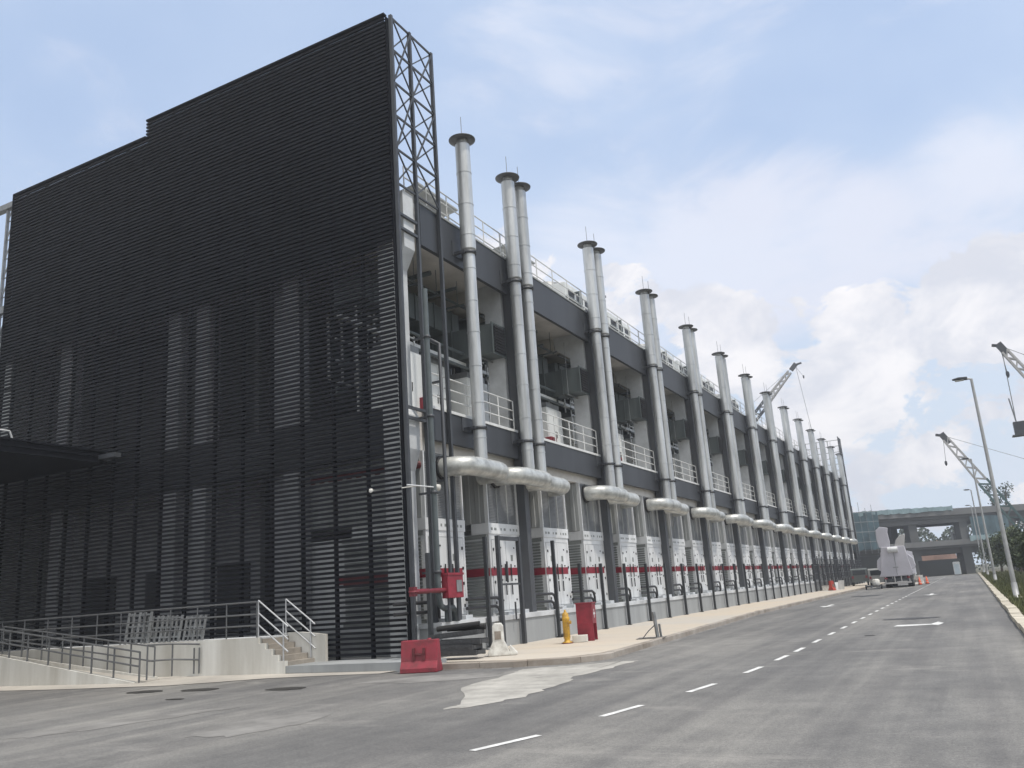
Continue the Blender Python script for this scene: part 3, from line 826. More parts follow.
ps = [(x, 16.62) for x in (-20.55, -21.6, -22.55, -23.5, -24.5, -25.5, -26.4, -27.6)]
rail('ramp_railing', 'low grey railing along outer white wall of the ramp', [((x, y, max(.02, rz(x))), (x, y, max(.02, rz(x))+.80)) for x, y in ps], [[(x, y, max(.02, rz(x))+h) for x, y in ps] for h in (.80, .42)], M['railgrey'], .026)
ps = [(x, 17.4) for x in (-20.9, -21.9, -22.9, -24, -25, -26, -27, -28)]
rail('ramp_railing', 'grey railing between the ramp and the platform wall', [((x, y, max(.02, rz(x)*.9)), (x, y, max(.02, rz(x)*.9)+.85)) for x, y in ps], [[(x, y, max(.02, rz(x)*.9)+h) for x, y in ps] for h in (.85, .45)], M['railgrey'], .024)
ps = [(x, 17.15+.0*x) for x in (-20.3, -19.95, -19.55)]
rail('ramp_railing', 'short level grey railing at the ramp foot before white wall', [((-20.35, 16.7, .08), (-20.35, 16.7, 1.0)), ((-20.3, 17.5, .1), (-20.3, 17.5, .95)), ((-19.75, 17.78, .12), (-19.75, 17.78, .82)), ((-19.6, 17.83, .12), (-19.6, 17.83, .82))],
     [[(-20.35, 16.7, .08+h), (-20.3, 17.5, .1+h-.05), (-19.6, 17.83, .12+h-.13)] for h in (.92, .5)], M['railgrey'], .024)
# galvanised frames stacked on the platform
def gframe():
    t = empty('metal_frame', (0, 0, 0))
    m = MB()
    for x in (0, .2, .42, .62, .84): m.bar((x, 0, 0), (x+.03, .12, .82), .045 if x in (.2, .62) else .06)
    for k in range(3): m.bar((0, .02+.05*k, .15+.3*k), (.86, .02+.05*k, .15+.3*k), .05)
    for x in (.06, .5): m.bar((x, .3, 0), (x+.03, .16, .80), .05)
    m.build('rack', M['galv'], t); return t
gf = gframe(); K = kids(); labs = ['tallest grey metal rack frame leaning on platform railing, beside the ramp', 'grey metal rack frame leaning second in the stack on the platform', 'grey metal rack frame leaning third in the stack on the platform', 'low grey metal rack frame nearest the steps on the platform']
for i, (x, y, s) in enumerate(((-23.2, 18.2, 1.12), (-22.5, 18.35, .95), (-21.8, 18.3, .92), (-20.9, 18.4, .86))):
    o = gf if i == 0 else copy_tree(gf, None, K); o.location = (x, y, ZT); o.scale = (s*.95, 1, s); o.rotation_euler = (0, 0, random.uniform(-.15, .15)); tag(o, labs[i], 'metal frame', 'metal frames stored on the platform')

# ------------------------------------------------------------------ fence posts and gate
def fpost():
    m = MB().box(-.052, .052, -.052, .052, 0, 1).box(-.08, .08, -.08, .08, 0, .012)
    return m.build('fence_post', M['postpaint'])
fp = fpost(); n = 0
posts = [(19.45, .15, 2.9), (22.6, .2, 3.42), (27.4, .14, 3.42), (29.6, .14, 2.63), (31.7, .14, 2.63)]
y = 34.3
while y < 124: posts.append((y, .14, 2.63)); y += 2.72
for y, z0, z1 in posts:
    o = fp if n == 0 else fp.copy()
    if n: COL.objects.link(o)
    n += 1
    o.location = (-12.86, y, z0); o.scale = (1, 1, (z1-z0))
    tag(o, ('tall ' if z1 > 3 else '')+'dark square fence post along the footpath, '+ordn(n)+' from the louvred screen', 'fence post', 'dark fence posts along the footpath')
t = empty('gate_frame', (-12.86, 23.4, .14), 0, 'dark steel gate frame with crossbars on the footpath edge', 'gate')
for yy in (0, 1.38): MB().box(-.06, .06, yy-.06, yy+.06, 0, 3.34).build('post', M['steel'], t)
MB().box(-.05, .05, .062, 1.318, 3.2, 3.32).build('header', M['steel'], t)
MB().box(-.03, .03, .062, 1.318, 1.82, 1.88).build('crossbar', M['steel'], t)
MB().box(-.02, .02, .5, .56, 1.9, 2.55).box(-.02, .02, .9, .95, .75, 1.3).build('latch_bar', M['steel'], t)
# mesh panel fence near the far end of the posts
t = empty('mesh_fence', (-12.9, 84, .14), 0, 'dark wire mesh fence closing the far end of the post row', 'fence')
m = MB()
for k in range(int(40/.35)): m.box(-.012, .012, k*.35, k*.35+.03, .05, 3.0)
for zz in (.1, .8, 1.6, 2.3, 2.95): m.box(-.014, .014, 0, 40, zz, zz+.05)
m.build('mesh', M['steel'], t)
for k in range(15): MB().box(-.05, .05, k*2.85-.04, k*2.85+.04, 0, 3.2).build('post', M['steel'], t)

# ------------------------------------------------------------------ pipes and fire box by the corner
t = empty('riser_pipe', (-12.98, 20.05, 0), 0, 'thick grey green riser pipe standing at the corner column with low elbow', 'pipe')
MB().tube([(0, .05, 10.7), (0, .05, 1.75), (0, .13, 1.5), (0, .3, 1.42), (0, .75, 1.42), (0, .88, 1.3), (0, .92, 1.05)], .08, 12).build('pipe', M['pipegrey'], t)
m = MB()
for zz in (2.4, 4.6, 6.8, 9.2): m.lathe([(.082, -.04), (.11, -.04), (.11, .04), (.082, .04)], 12, (0, .05, zz)); m.box(-.5, -.1, .02, .08, zz-.03, zz+.03)
m.build('clamp', M['steel'], t)
MB().tube([(.02, .45, 1.42), (.02, .45, 1.05)], .1, 10).build('drain_leg', M['pipegrey'], t)
t = empty('riser_pipe', (-13.1, 20.95, 0), 0, 'slender dark riser pipe beside the red fire box', 'pipe')
MB().tube([(0, 0, 1.05), (0, 0, 9.2), (-.3, 0, 9.4)], .055, 10).build('pipe', M['steel'], t)
MB().box(-.3, .0, -.04, .04, 5.0, 5.06).box(-.3, .0, -.04, .04, 8, 8.06).build('clamp', M['steel'], t)
t = empty('fire_hose_box', (-12.72, 20.2, 1.68), 0, 'red fire box with small window fixed on pipes by the platform', 'fire box')
MB().box(-.22, 0, 0, .8, 0, .66).build('case', M['red'], t, bevel=.02)
MB().box(.0, .02, .42, .70, .16, .48).build('window', M['galv'], t)
MB().box(-.23, .02, -.02, .82, .62, .68).build('lid', M['red'], t)
MB().tube([(-.12, -1.55, .22), (-.12, 0, .22)], .065, 10).build('feed_pipe', M['redpipe'], t)
MB().tube([(-.1, .15, 0), (-.1, .15, -.63)], .045, 8).build('leg', M['steel'], t); MB().tube([(-.1, .62, 0), (-.1, .62, -.63)], .045, 8).build('leg', M['steel'], t)
MB().lathe([(.14, -.02), (.14, .02), (0, .02)], 14, (-.12, -1.5, .22)).box(-.2, -.04, -1.6, -1.45, .1, .34).build('flange', M['redpipe'], t)
t = empty('site_light', (-12.95, 19.35, 4.72), 0, 'small white lamp on a thin pale conduit across the screen corner', 'lamp')
MB().tube([(0, -.6, -.02), (0, .95, .03)], .02, 6).build('conduit', M['white'], t)
MB().lathe([(0, .12), (.09, .1), (.1, 0), (.06, -.06), (0, -.08)], 12, (0, .9, 0)).build('lamp_head', M['whiteplastic'], t)
MB().lathe([(0, .1), (.07, .08), (.08, 0), (0, -.06)], 12, (-1.6, -.05, .02)).tube([(-1.6, -.05, .02), (0, -.05, 0)], .016, 6).build('junction_box', M['whiteplastic'], t)

# ------------------------------------------------------------------ street things near the corner
# red plastic road barrier
def barrier(name, m, label, loc, rz, W, H, hole=True, scale=1):
    t = empty(name, loc, rz, label, 'barrier')
    b = MB()
    b.prism([(-.24, 0), (.24, 0), (.24, .10), (.15, .26), (.11, .62), (.10, H), (-.10, H), (-.11, .62), (-.15, .26), (-.24, .10)], -W/2, W/2, 'x')
    b.build('shell', m, t, bevel=.018)
    l = MB()
    for s in (-1, 1):
        y = s*.155
        l.box(-.16, .16, y-.02, y+.02, .40, .44); l.box(-.16, -.10, y-.02, y+.02, .28, .56); l.box(.10, .16, y-.02, y+.02, .28, .56)
    l.build('grip', M['darkred'] if m is M['redplastic'] else M['kerb'], t)
    f = MB()
    for x in (-W*.3, W*.3): f.box(x-.14, x+.14, -.20, .20, -.0, .035)
    f.build('foot', M['darkred'] if m is M['redplastic'] else M['kerb'], t)
    MB().lathe([(.05, H), (.05, H+.03), (0, H+.03)], 10, (W*.25, 0, 0)).build('filler_cap', m, t)
    return t
barrier('road_barrier', M['redplastic'], 'dark red plastic road barrier standing before the louvred screen corner', (-12.02, 17.70, 0.005), .27, .92, .74)
# white barrier standing on end, leaning
t = empty('road_barrier', (-11.2, 20.1, .14), .45, 'white plastic barrier tipped on end on the footpath by black gratings', 'barrier')
MB().prism([(-.34, 0), (.34, 0), (.36, .08), (.18, .42), (.17, .86), (.11, .95), (-.11, .95), (-.17, .86), (-.18, .42), (-.36, .08)], -.22, .22, 'y').build('shell', M['whiteplastic'], t, bevel=.03)
MB().box(-.10, .10, -.235, -.221, .48, .72).build('recess', M['kerb'], t)
MB().prism([(.34, 0), (.58, 0), (.58, .08), (.36, .30)], -.2, .1, 'y').build('foot', M['whiteplastic'], t, bevel=.02)
t.scale = (.82, .82, .86)
# black gratings pile: separate gratings
def grating():
    m = MB(); L = 1.75
    m.box(0, L, 0, .06, 0, .16).box(0, L, .44, .5, 0, .16)
    for k in range(20): m.box(.02+k*.09, .05+k*.09, .06, .44, .02, .14)
    for k in range(14): m.box(.06+k*.12, .12+k*.12, -.012, .0, .05, .11)
    return m.build('drain_grating', M['rubber'])
gr = grating()
M['rubberlight'] = mat('grating_edge', (.055, .057, .06), .6, 0, 5, .3)
gr.data.materials[0] = M['rubberlight']
spots = [(-12.75, 19.15, .235, .02, 0, 'bottom black perforated grating in the pile beside the red barrier'), (-12.85, 19.2, .365, -.02, 0, 'black perforated grating lying second in the pile'), (-12.7, 19.25, .495, .06, 0, 'black perforated grating lying third in the pile'), (-12.85, 19.3, .64, .16, -.06, 'topmost black perforated grating, tilted on the pile')]
for i, (x, y, z, rz_, ty, lab) in enumerate(spots):
    o = gr if i == 0 else gr.copy()
    if i: COL.objects.link(o)
    o.location = (x, y, z); o.rotation_euler = (0, ty, rz_); o.scale = (.8, 1, .8); tag(o, lab, 'grating', 'black gratings piled by the footpath')
t = MB().tube([(0, 0, .09), (1.1, .35, .16)], .07, 12).tube([(.1, .35, .07), (1.15, .55, .07)], .07, 12).build('rubber_hose', M['rubber'], None, (-12.6, 19.35, .82)); tag(t, 'short black pipe lengths dropped across the grating pile', 'pipe')
# hydrant
t = empty('fire_hydrant', (-11.0, 23.95, .14), .3, 'slim yellow pillar fire hydrant on the footpath', 'fire hydrant')
MB().lathe([(.15, 0), (.15, .04), (.09, .06), (.085, .12), (.105, .16), (.105, .66), (.12, .68), (.12, .74), (.10, .76), (.095, .84), (.05, .90), (0, .91)], 20).build('barrel', M['yellow'], t)
MB().lathe([(.03, .90), (.03, .96), (0, .97)], 8).build('top_nut', M['yellow'], t)
MB().tube([(0, 0, .60), (.16, -.03, .60)], .05, 10).build('outlet', M['yellow'], t)
MB().tube([(0, 0, .70), (-.17, -.04, .70)], .05, 10).tube([(-.10, -.05, .24), (-.17, -.06, .24)], .05, 10).build('outlet_cap', M['black'], t)
MB().lathe([(.18, 0), (.18, .02), (0, .02)], 16).build('base_flange', M['darkred'], t)
t = MB().box(-.22, .22, -.16, .16, 0, .2).build('concrete_block', M['plaster'], None, (-10.75, 24.35, .14), .3, .015); tag(t, 'pale concrete block on the footpath between hydrant and red cabinet', 'block')
# red hose cabinet on the footpath
t = empty('hose_cabinet', (-10.75, 24.95, .14), .2, 'red upright hose cabinet with white cross on the footpath', 'hose cabinet')
m = MB()
m.prism([(-.3, 0), (-.02, 0), (-.02, .5), (.22, .5), (.22, 0), (.28, 0), (.28, 1.12), (-.3, 1.12)], .0, .04, 'x') if False else None
m.box(-.25, .25, -.28, .28, .50, 1.1).box(-.25, .0, -.28, .28, 0, .497).box(0, .25, -.28, -.24, 0, .497).box(0, .25, .24, .28, 0, .497)
m.build('case', M['red'], t)
MB().box(-.27, .27, -.30, .30, 1.1, 1.13).build('lid', M['red'], t)
MB().box(.003, .2, -.235, .235, .02, .05).build('shelf', M['darkred'], t)
MB().box(.251, .256, -.03, .03, .66, .92).box(.251, .2565, -.12, .12, .76, .82).build('cross_mark', M['white'], t)
# bent steel bollard stub with strut in a grated pit
t = empty('broken_post', (-8.5, 24.9, .14), .2, 'leaning rusty steel post with strut in a dark pit plate', 'post')
MB().bar((0, 0, 0), (-.06, -.05, .92), .1).build('shaft', M['galv'], t)
MB().bar((.12, .1, 0), (.1, .0, .48), .07).build('stub', M['galv'], t)
MB().tube([(-.5, -.5, .02), (-.3, -.3, .25), (0, -.04, .5)], .02, 6).build('strut', M['steel'], t)
M['rustplate'] = mat('pit_plate', (.13, .12, .11), .8, 0, 2, .4)
MB().box(-.75, .3, -.55, .35, .0, .012).build('pit_plate', M['rustplate'], t); t.scale = (.78, .78, .8)

# ------------------------------------------------------------------ far street things
def cone(loc, label, m=None):
    t = empty('traffic_cone', loc, 0, label, 'traffic cone', 'traffic cones on the road')
    MB().lathe([(.17, .04), (.03, .75), (0, .75)], 14).build('cone', m or M['orange'], t)
    MB().lathe([(.135, .22), (.105, .36)], 14).lathe([(.085, .47), (.062, .58)], 14).build('reflective_band', M['white'], t)
    MB().box(-.2, .2, -.2, .2, 0, .04).build('base', M['rubber'], t)
    return t
cone((-4.6, 92, 0), 'orange traffic cone standing right of the white lorry'); cone((-4.1, 95, 0), 'orange traffic cone farther behind the white lorry')
barrier('road_barrier', M['whiteplastic'], 'white plastic barrier on the road beside the two orange cones', (-4.9, 93, .0), .1, 1.2, .9)
barrier('road_barrier', M['redorange'], 'red orange barrier on the far footpath near the fence end', (-11.5, 83.5, .14), 1.3, .6, .85)
t = empty('folding_sign', (-10.9, 85, .14), .5, 'white folding board on the footpath beside the red orange barrier', 'sign')
MB().box(-.4, .4, -.02, .02, .05, 1.15, Matrix.Rotation(.3, 4, 'X')).build('board', M['white'], t); MB().box(-.4, .4, .62, .66, .05, 1.15, Matrix.Rotation(-.3, 4, 'X')).build('board', M['white'], t); t.scale = (.7, .7, .75)
t = empty('storage_tub', (-12.2, 84.5, .14), .2, 'pale tub on the far footpath behind the red orange barrier', 'tub')
MB().prism([(-.5, 0), (.5, 0), (.58, .8), (-.58, .8)], -.4, .4, 'y').build('bin', M['whiteplastic'], t); MB().box(-.62, .62, -.45, .45, .8, .86).build('lid', M['black'], t); t.scale = (.55, .55, .6)

# white lorry seen from behind with two raised panels
L_ = empty('white_lorry', (-6.0, 88, 0), 0, 'white lorry seen from behind with two raised curved panels', 'lorry')
MB().prism([(-1.55, 1.0), (1.15, 1.0), (1.3, 1.35), (.95, 3.65), (-1.0, 3.65), (-1.35, 1.35)], -2.6, -1.9, 'y').build('rear_body', M['lorrygrey'], L_, bevel=.06)
MB().box(-1.2, 1.1, -1.9, 6.0, 1.1, 3.2).build('load_body', M['lorrygrey'], L_)
for s in (-1, 1):
    MB().prism([(s*1.15, 1.5), (s*1.5, 1.6), (s*1.6, 1.9), (s*1.5, 2.5), (s*1.1, 2.9)], -2.5, -1.5, 'y').build('side_panel', M['lorrygrey'], L_, bevel=.04)
MB().prism([(-1.15, 3.6), (-.25, 3.6), (-.18, 4.1), (-.25, 4.9), (-.15, 5.35), (-.85, 5.5), (-1.2, 5.2), (-1.25, 4.4)], -2.5, -2.15, 'y').build('raised_panel', M['lorrygrey'], L_, bevel=.05)
MB().prism([(.15, 3.6), (.95, 3.6), (1.05, 4.0), (1.2, 4.65), (.75, 4.6), (.35, 4.2)], -2.5, -2.15, 'y').build('raised_panel', M['cranewhite'], L_, bevel=.05)
MB().tube([(-.45, -2.75, 3.35), (.4, -2.75, 3.35)], .25, 14).build('roller', M['white'], L_)
MB().box(-.02, .02, -2.63, -2.6, 1.1, 3.2).box(-.25, .2, -2.64, -2.6, 1.75, 1.82).build('seam', M['galv'], L_)
MB().box(-.45, .45, -1.9, 7.5, .75, 1.05).box(-1.2, 1.1, -2.55, -2.35, .55, .8).build('chassis', M['steel'], L_)
MB().box(-1.2, 1.1, -2.62, -2.56, .35, .5).box(-1.1, -1.0, -2.6, -2.5, .45, 1.0).box(.9, 1.0, -2.6, -2.5, .45, 1.0).box(-.3, -.22, -2.6, -2.5, .45, 1.0).box(.25, .33, -2.6, -2.5, .45, 1.0).build('bumper', M['cranewhite'], L_)
for x in (-1.0, .9): MB().box(x-.12, x+.12, -2.65, -2.6, .78, .92).build('tail_light', M['red'], L_)
for yy in (-.9, .4, 6.6):
    for x in (-1.0, .9):
        wl = MB().tube([(x-.22, yy, .5), (x+.22, yy, .5)], .5, 20).build('wheel', M['rubber'], L_)
        MB().tube([(x-.23, yy, .5), (x+.23, yy, .5)], .26, 14).build('rim', M['galv'], wl)
MB().box(-1.15, 1.05, 6.1, 8.0, .6, 2.9).build('cab', M['white'], L_, bevel=.08)
MB().box(-1.0, .9, 8.0, 8.02, 1.7, 2.6).build('windscreen', M['glass'], L_)
# small white trailer tank to the left of the lorry
t = None; t = empty('tank_trailer', (-8.0, 84.0, 0), 0, 'low dark trailer carrying a small white tank beside the lorry', 'trailer')
MB().box(-.9, .9, -1.0, 1.0, .28, .42).build('bed', M['steel'], t)
MB().lathe([(.42, .42), (.46, .5), (.46, 1.0), (.3, 1.1), (0, 1.12)], 18, (.35, 0, 0)).build('tank', M['whiteplastic'], t)
for s in (-1, 1): MB().tube([(s*.85, 0, .26), (s*1.0, 0, .26)], .26, 16).build('wheel', M['rubber'], t)
MB().bar((0, -1.0, .35), (-.2, -1.9, .2), .07).build('drawbar', M['steel'], t); t.scale = (.7, .7, .8)
def pickup(loc, label, m, rz):
    t = empty('parked_van', loc, rz, label, 'van', 'vans parked by the far end of the building')
    MB().prism([(-2.2, .4), (2.2, .4), (2.25, 1.0), (1.9, 1.15), (1.2, 1.75), (.9, 1.85), (-2.1, 1.85), (-2.2, 1.7)], -.85, .85, 'y').build('body', m, t)
    MB().prism([(1.25, 1.68), (1.86, 1.16), (1.88, 1.17), (1.27, 1.70)], -.7, .7, 'y').build('windscreen', M['glass'], t)
    MB().box(-2.215, -2.20, -.65, .65, 1.15, 1.65).build('rear_window', M['glass'], t)
    for sx in (-.86, .86): MB().box(-1.8, .9, sx-.005, sx+.005, 1.2, 1.65).build('side_window', M['glass'], t)
    for x in (-1.4, 1.4):
        for y in (-.78, .78):
            wl = MB().tube([(x, y-.1, .33), (x, y+.1, .33)], .33, 18).build('wheel', M['rubber'], t); MB().tube([(x, y-.11, .33), (x, y+.11, .33)], .17, 12).build('rim', M['galv'], wl)
    for y in (-.7, .7): MB().box(-2.24, -2.2, y-.1, y+.1, .8, 1.05).build('tail_light', M['red'], t)
    return t
pickup((-11.2, 104, .135), 'dark grey van parked past the building end, close to the fence', M['ductgrey'], PI/2+.1)
pickup((-8.7, 99, .0), 'pale grey van parked between the dark van and white lorry', M['greyrib'], PI/2)
# portable toilet
t = empty('portable_toilet', (-2.1, 160, 0), 0, 'white portable toilet standing before the dark hoarding', 'portable toilet')
MB().box(-.6, .6, -.6, .6, .1, 2.15).build('cabin', M['white'], t, bevel=.03); MB().box(-.45, .45, -.63, -.6, .2, 1.95).build('door', M['cabinettint'], t); MB().prism([(-.65, 2.15), (.65, 2.15), (.5, 2.38), (-.5, 2.38)], -.65, .65, 'y').build('roof', M['white'], t)
MB().box(-.65, .65, -.65, .65, 0, .1).build('base', M['steel'], t); t.scale = (.85, .85, .9)

# lamp posts
def lamp_post():
    t = empty('street_lamp', (0, 0, 0))
    MB().tube([(0, 0, 0), (0, 0, 9.45)], [.10, .055], 12).build('pole', M['lamppole'], t)
    MB().lathe([(.19, 0), (.19, .02), (.115, .04), (.115, .6), (.1, .62)], 14).build('base', M['lamppole'], t)
    MB().tube([(0, 0, 9.38), (-.05, 0, 9.46), (-.3, 0, 9.5)], .04, 8).build('arm', M['lamppole'], t)
    h = MB().prism([(-.15, 9.44), (-.72, 9.50), (-.76, 9.53), (-.5, 9.58), (-.15, 9.55)], -.14, .14, 'y').build('lamp_head', M['steel'], t, bevel=.015)
    MB().box(-.65, -.3, -.11, .11, 9.43, 9.455).build('lens', M['lampglass'], h)
    return t
lm = lamp_post(); K = kids()
for i, y in enumerate((41.9, 75, 107, 136)):
    o = lm if i == 0 else copy_tree(lm, None, K); o.location = (1.45, y, .11)
    tag(o, 'tall grey street lamp on the verge, '+ordn(i+1)+' along the road', 'street lamp', 'street lamps along the verge')

# ------------------------------------------------------------------ viaduct under construction
VR = math.radians(33)
V = empty('viaduct', (-1.4, 169, 0), VR, 'grey two level concrete viaduct frame under construction across the road', 'viaduct')
def vp(mb, name, m): o = mb.build(name, m, V); return o
vp(MB().box(-60, 60, 0, 14, 9.7, 10.9), 'upper_deck', M['viaduct'])
vp(MB().box(-60, 60, 0, 14, 4.6, 5.5), 'lower_deck', M['viaduct'])
vp(MB().box(-60, 60, -.4, 0, 10.2, 11.3).box(-60, 60, -.35, 0, 5.0, 5.9), 'parapet', M['viaductpale'])
for x in (-45, -35.6, -26.2, -16.9, -7.5, 1.9, 11.0, 20.4, 29.8, 39):
    vp(MB().box(x-.75, x+.75, .3, 2.0, 5.5, 9.7), 'upper_column', M['viaduct'])
    vp(MB().box(x-.85, x+.85, .6, 2.6, -.02, 4.6), 'lower_column', M['viaduct'])
vp(MB().box(-60, -.6, 13.2, 13.5, -.02, 4.58), 'rear_wall', M['viaduct'])  # added wall, stands in for the dark shadow under the lower deck
for x in (-26.2, -7.5, 11.0, 20.4):
    vp(MB().box(x+.8, x+2.0, 9, 11, 5.5, 9.7), 'upper_column', M['viaduct'])
for y in (0, 5, 10): vp(MB().box(-60, 60, y+.2, y+.9, 8.9, 9.7), 'girder', M['viaduct'])
for y in (1, 7, 12): vp(MB().box(-60, 60, y+.2, y+1.0, 3.7, 4.6), 'girder', M['viaduct'])
t = empty('safety_net', (-1.1, 168.4, 0), VR, 'blue green safety netting hung on the viaduct scaffold', 'safety net')
m = MB()
def ripple(mb, x0, x1, z0, z1, y=0, st=.5):
    n = max(2, int((x1-x0)/st)); b = len(mb.v)
    for k in range(n+1):
        x = x0+(x1-x0)*k/n; yy = y+.12*math.sin(k*1.3)+random.uniform(-.05, .05)
        mb.v += [(x, yy, z0+random.uniform(-.15, .1)), (x, yy, z1+random.uniform(-.1, .15)), (x, yy+.06, z0), (x, yy+.06, z1)]
    for k in range(n):
        a = b+k*4; mb.face([a, a+4, a+5, a+1]); mb.face([a+2, a+3, a+7, a+6])
ripple(m, -30, -14.0, 5.2, 11.5); m.build('net', M['net'], t)
m = MB(); ripple(m, 3.0, 10.0, 5.6, 9.6, .3); m.build('net', M['net'], t)
m = MB(); ripple(m, -50, 0, 11.0, 11.7, .1); m.build('edge_net', M['netpale'], t)
m = MB(); ripple(m, 2, 20, 5.6, 6.4, -.2); m.build('edge_net', M['netpale'], t)
m = MB()
for k in range(14): m.tube([(-30+k*1.15, -.3, 4.5), (-30+k*1.15, -.3, 12.3+.5*(k % 3))], .04, 6)
for zz in (6.5, 8.2, 9.9, 11.6): m.tube([(-30, -.3, zz), (-14.0, -.3, zz)], .04, 6)
m.build('scaffold', M['galv'], t)
t = MB().box(-40, 1.6, -.06, .06, 0, 2.7).build('site_hoarding', M['hoarding'], None, (-3, 165.5, 0)); 
hb = MB()
for k in range(20): hb.box(-40+k*2, -39.9+k*2, .06, .16, 0, 2.6)
hb.build('stud', M['hoarding'], t); tag(t, 'dark green site hoarding across the road end below the viaduct', 'hoarding')
t = MB().box(-30, -8.2, -.08, .08, 0, 4.1).build('site_hoarding', M['hoarding'], None, (-3.5, 155, 0)); MB().box(-30, -8.2, -.12, -.08, 4.0, 4.08).build('rail', M['steel'], t)
tag(t, 'tall dark hoarding beside the building end, under the netting', 'hoarding')
t = empty('spoil_heap', (-3, 208, 0), 0, 'red brown spoil heap seen beneath the lower viaduct deck', 'spoil heap')
m = MB(); nx, ny = 26, 10; b = 0
for j in range(ny+1):
    for i in range(nx+1):
        u = i/nx; v = j/ny; h = 7.0*math.sin(PI*u)**.6*math.sin(PI*v)**.8*(.8+.25*random.random()); m.v.append((-9+11*u, -5+12*v, h))
for j in range(ny):
    for i in range(nx): m.face([j*(nx+1)+i, j*(nx+1)+i+1, (j+1)*(nx+1)+i+1, (j+1)*(nx+1)+i], True)
m.build('earth', M['soil'], t)
# small site office on lower deck and low building past the trees
t = empty('site_cabin', (-1.6, 173.5, 5.5), 0, 'pale site cabin standing on the lower viaduct deck', 'cabin')
MB().box(-.7, .7, -.7, .7, 0, 1.9).build('cabin_body', M['white'], t); MB().box(-.3, .3, -.72, -.7, .2, 1.6).build('door', M['galv'], t); MB().tube([(0, 0, 1.9), (.1, 0, 3.6)], .05, 6).build('mast', M['white'], t)
t = empty('low_house', (16, 112, 0), 0, 'beige low building with dark pitched roof behind roadside trees', 'house')
MB().box(-4.5, 14, 0, 12, 0, 5.2).build('wall', M['concrete'], t)
MB().prism([(-.9, 5.2), (12.9, 5.2), (12.9, 5.5), (6, 9.0), (-.9, 5.5)], -5.5, 15, 'x').build('roof', M['roofdark'], t)
for k in range(4): f = MB().box(-3+k*4.2, -1.2+k*4.2, -.06, .02, 2.6, 4.2).build('window', M['white'], t); MB().box(-2.9+k*4.2, -1.3+k*4.2, -.08, -.061, 2.7, 4.1).build('pane', M['glass'], f)

# ------------------------------------------------------------------ cranes
def crane(loc, foot, tip, label, m1, m2, wd, hook, split=.55, load=None, heading=0):
    T = empty('mobile_crane', loc, 0, label, 'crane')
    o = Vector(loc)
    f = Vector(foot)-o; p = Vector(tip)-o; d = (p-f); Ln = d.length; dn = d.normalized()
    side = dn.cross(Vector((0, 1, 0))).normalized() if abs(dn.y) < .9 else Vector((1, 0, 0)); dep = dn.cross(side).normalized()
    def lat(a, b, w0, w1, m, name):
        mb = MB(); n = max(4, int((b-a)*Ln/(wd*.8)))
        for s1 in (-1, 1):
            for s2 in (-1, 1): mb.bar(f+d*a+side*s1*w0+dep*s2*w0, f+d*b+side*s1*w1+dep*s2*w1, .2*wd)
        for k in range(n):
            t0 = a+(b-a)*k/n; t1 = a+(b-a)*(k+1)/n; wa = w0+(w1-w0)*k/n; wb = w0+(w1-w0)*(k+1)/n
            sg = 1 if k % 2 else -1
            for s in (-1, 1):
                mb.bar(f+d*t0+side*sg*wa+dep*s*wa, f+d*t1-side*sg*wb+dep*s*wb, .12*wd)
                mb.bar(f+d*t0+dep*sg*wa+side*s*wa, f+d*t1-dep*sg*wb+side*s*wb, .12*wd)
        return mb.build(name, m, T)
    lat(0, split, wd*.55, wd*.55, m1, 'boom'); lat(split, .97, wd*.5, wd*.3, m2, 'boom_tip')
    hd = MB(); hd.bar(p-dn*wd*1.2, p+dn*wd*.3, wd*.7); hd.bar(p, p+Vector((wd*1.2 if tip[0] > foot[0] else -wd*.8, 0, wd*.2)), wd*.3); hd.build('boom_head', M['steel'], T)
    cb = MB(); hk = Vector(hook)-o; hx = p+Vector((hk.x-p.x, 0, 0)) if False else p
    cb.tube([p+Vector((0, 0, -.2)), hk], .025, 5)
    cb.build('hoist_cable', M['steel'], T); MB().lathe([(0, .3), (.14, .2), (.16, -.1), (.06, -.35), (0, -.35)], 10, tuple(hk)).build('hook_block', M['steel'], T)
    # pendant lines and mast
    sgn = -1 if tip[0] > foot[0] else 1
    ms = f+Vector((sgn*5, 0, 9)); MB().bar(f, ms, .35).build('mast', M['steel'], T)
    MB().tube([ms, p], .03, 5).tube([ms, f+Vector((sgn*5, 0, 0))], .03, 5).build('pendant_line', M['galv'], T)
    MB().box(-3.2+f.x+sgn*2, 3.2+f.x+sgn*2, -1.7, 1.7, 1.1, 3.0).build('house', M['cranewhite'], T, bevel=.1)
    MB().box(f.x-sgn*1.2-1, f.x-sgn*1.2+1, -2.0, -.9, 1.2, 3.1).build('cab', M['glass'], T, bevel=.08)
    for s in (-1, 1):
        MB().prism([(f.x-3.5, .55), (f.x-3.0, .05), (f.x+3.0, .05), (f.x+3.5, .55), (f.x+3.0, 1.05), (f.x-3.0, 1.05)], s*2-.45, s*2+.45, 'y').build('crawler_track', M['rubber'], T)
    return T
c = crane((-62, 160, 0), (-60, 160, 2), (-22.4, 160, 39.75), 'crane with boom rising behind the row of exhaust stacks', M['steel'], M['cranewhite'], 1.0, (-21.2, 160, 37.3), .84)
MB().tube([(62-22.3, 0, 39.4), (62-20.8, 0, 22)], .04, 5).build('load_cable', M['galv'], c)
crane((9, 120, 0), (8.2, 120, 2), (-.3, 120, 17.7), 'teal boomed crane reaching over the road behind the street lamps', M['tealsteel'], M['cranewhite'], 1.0, (-.53, 120, 14.2), .6)
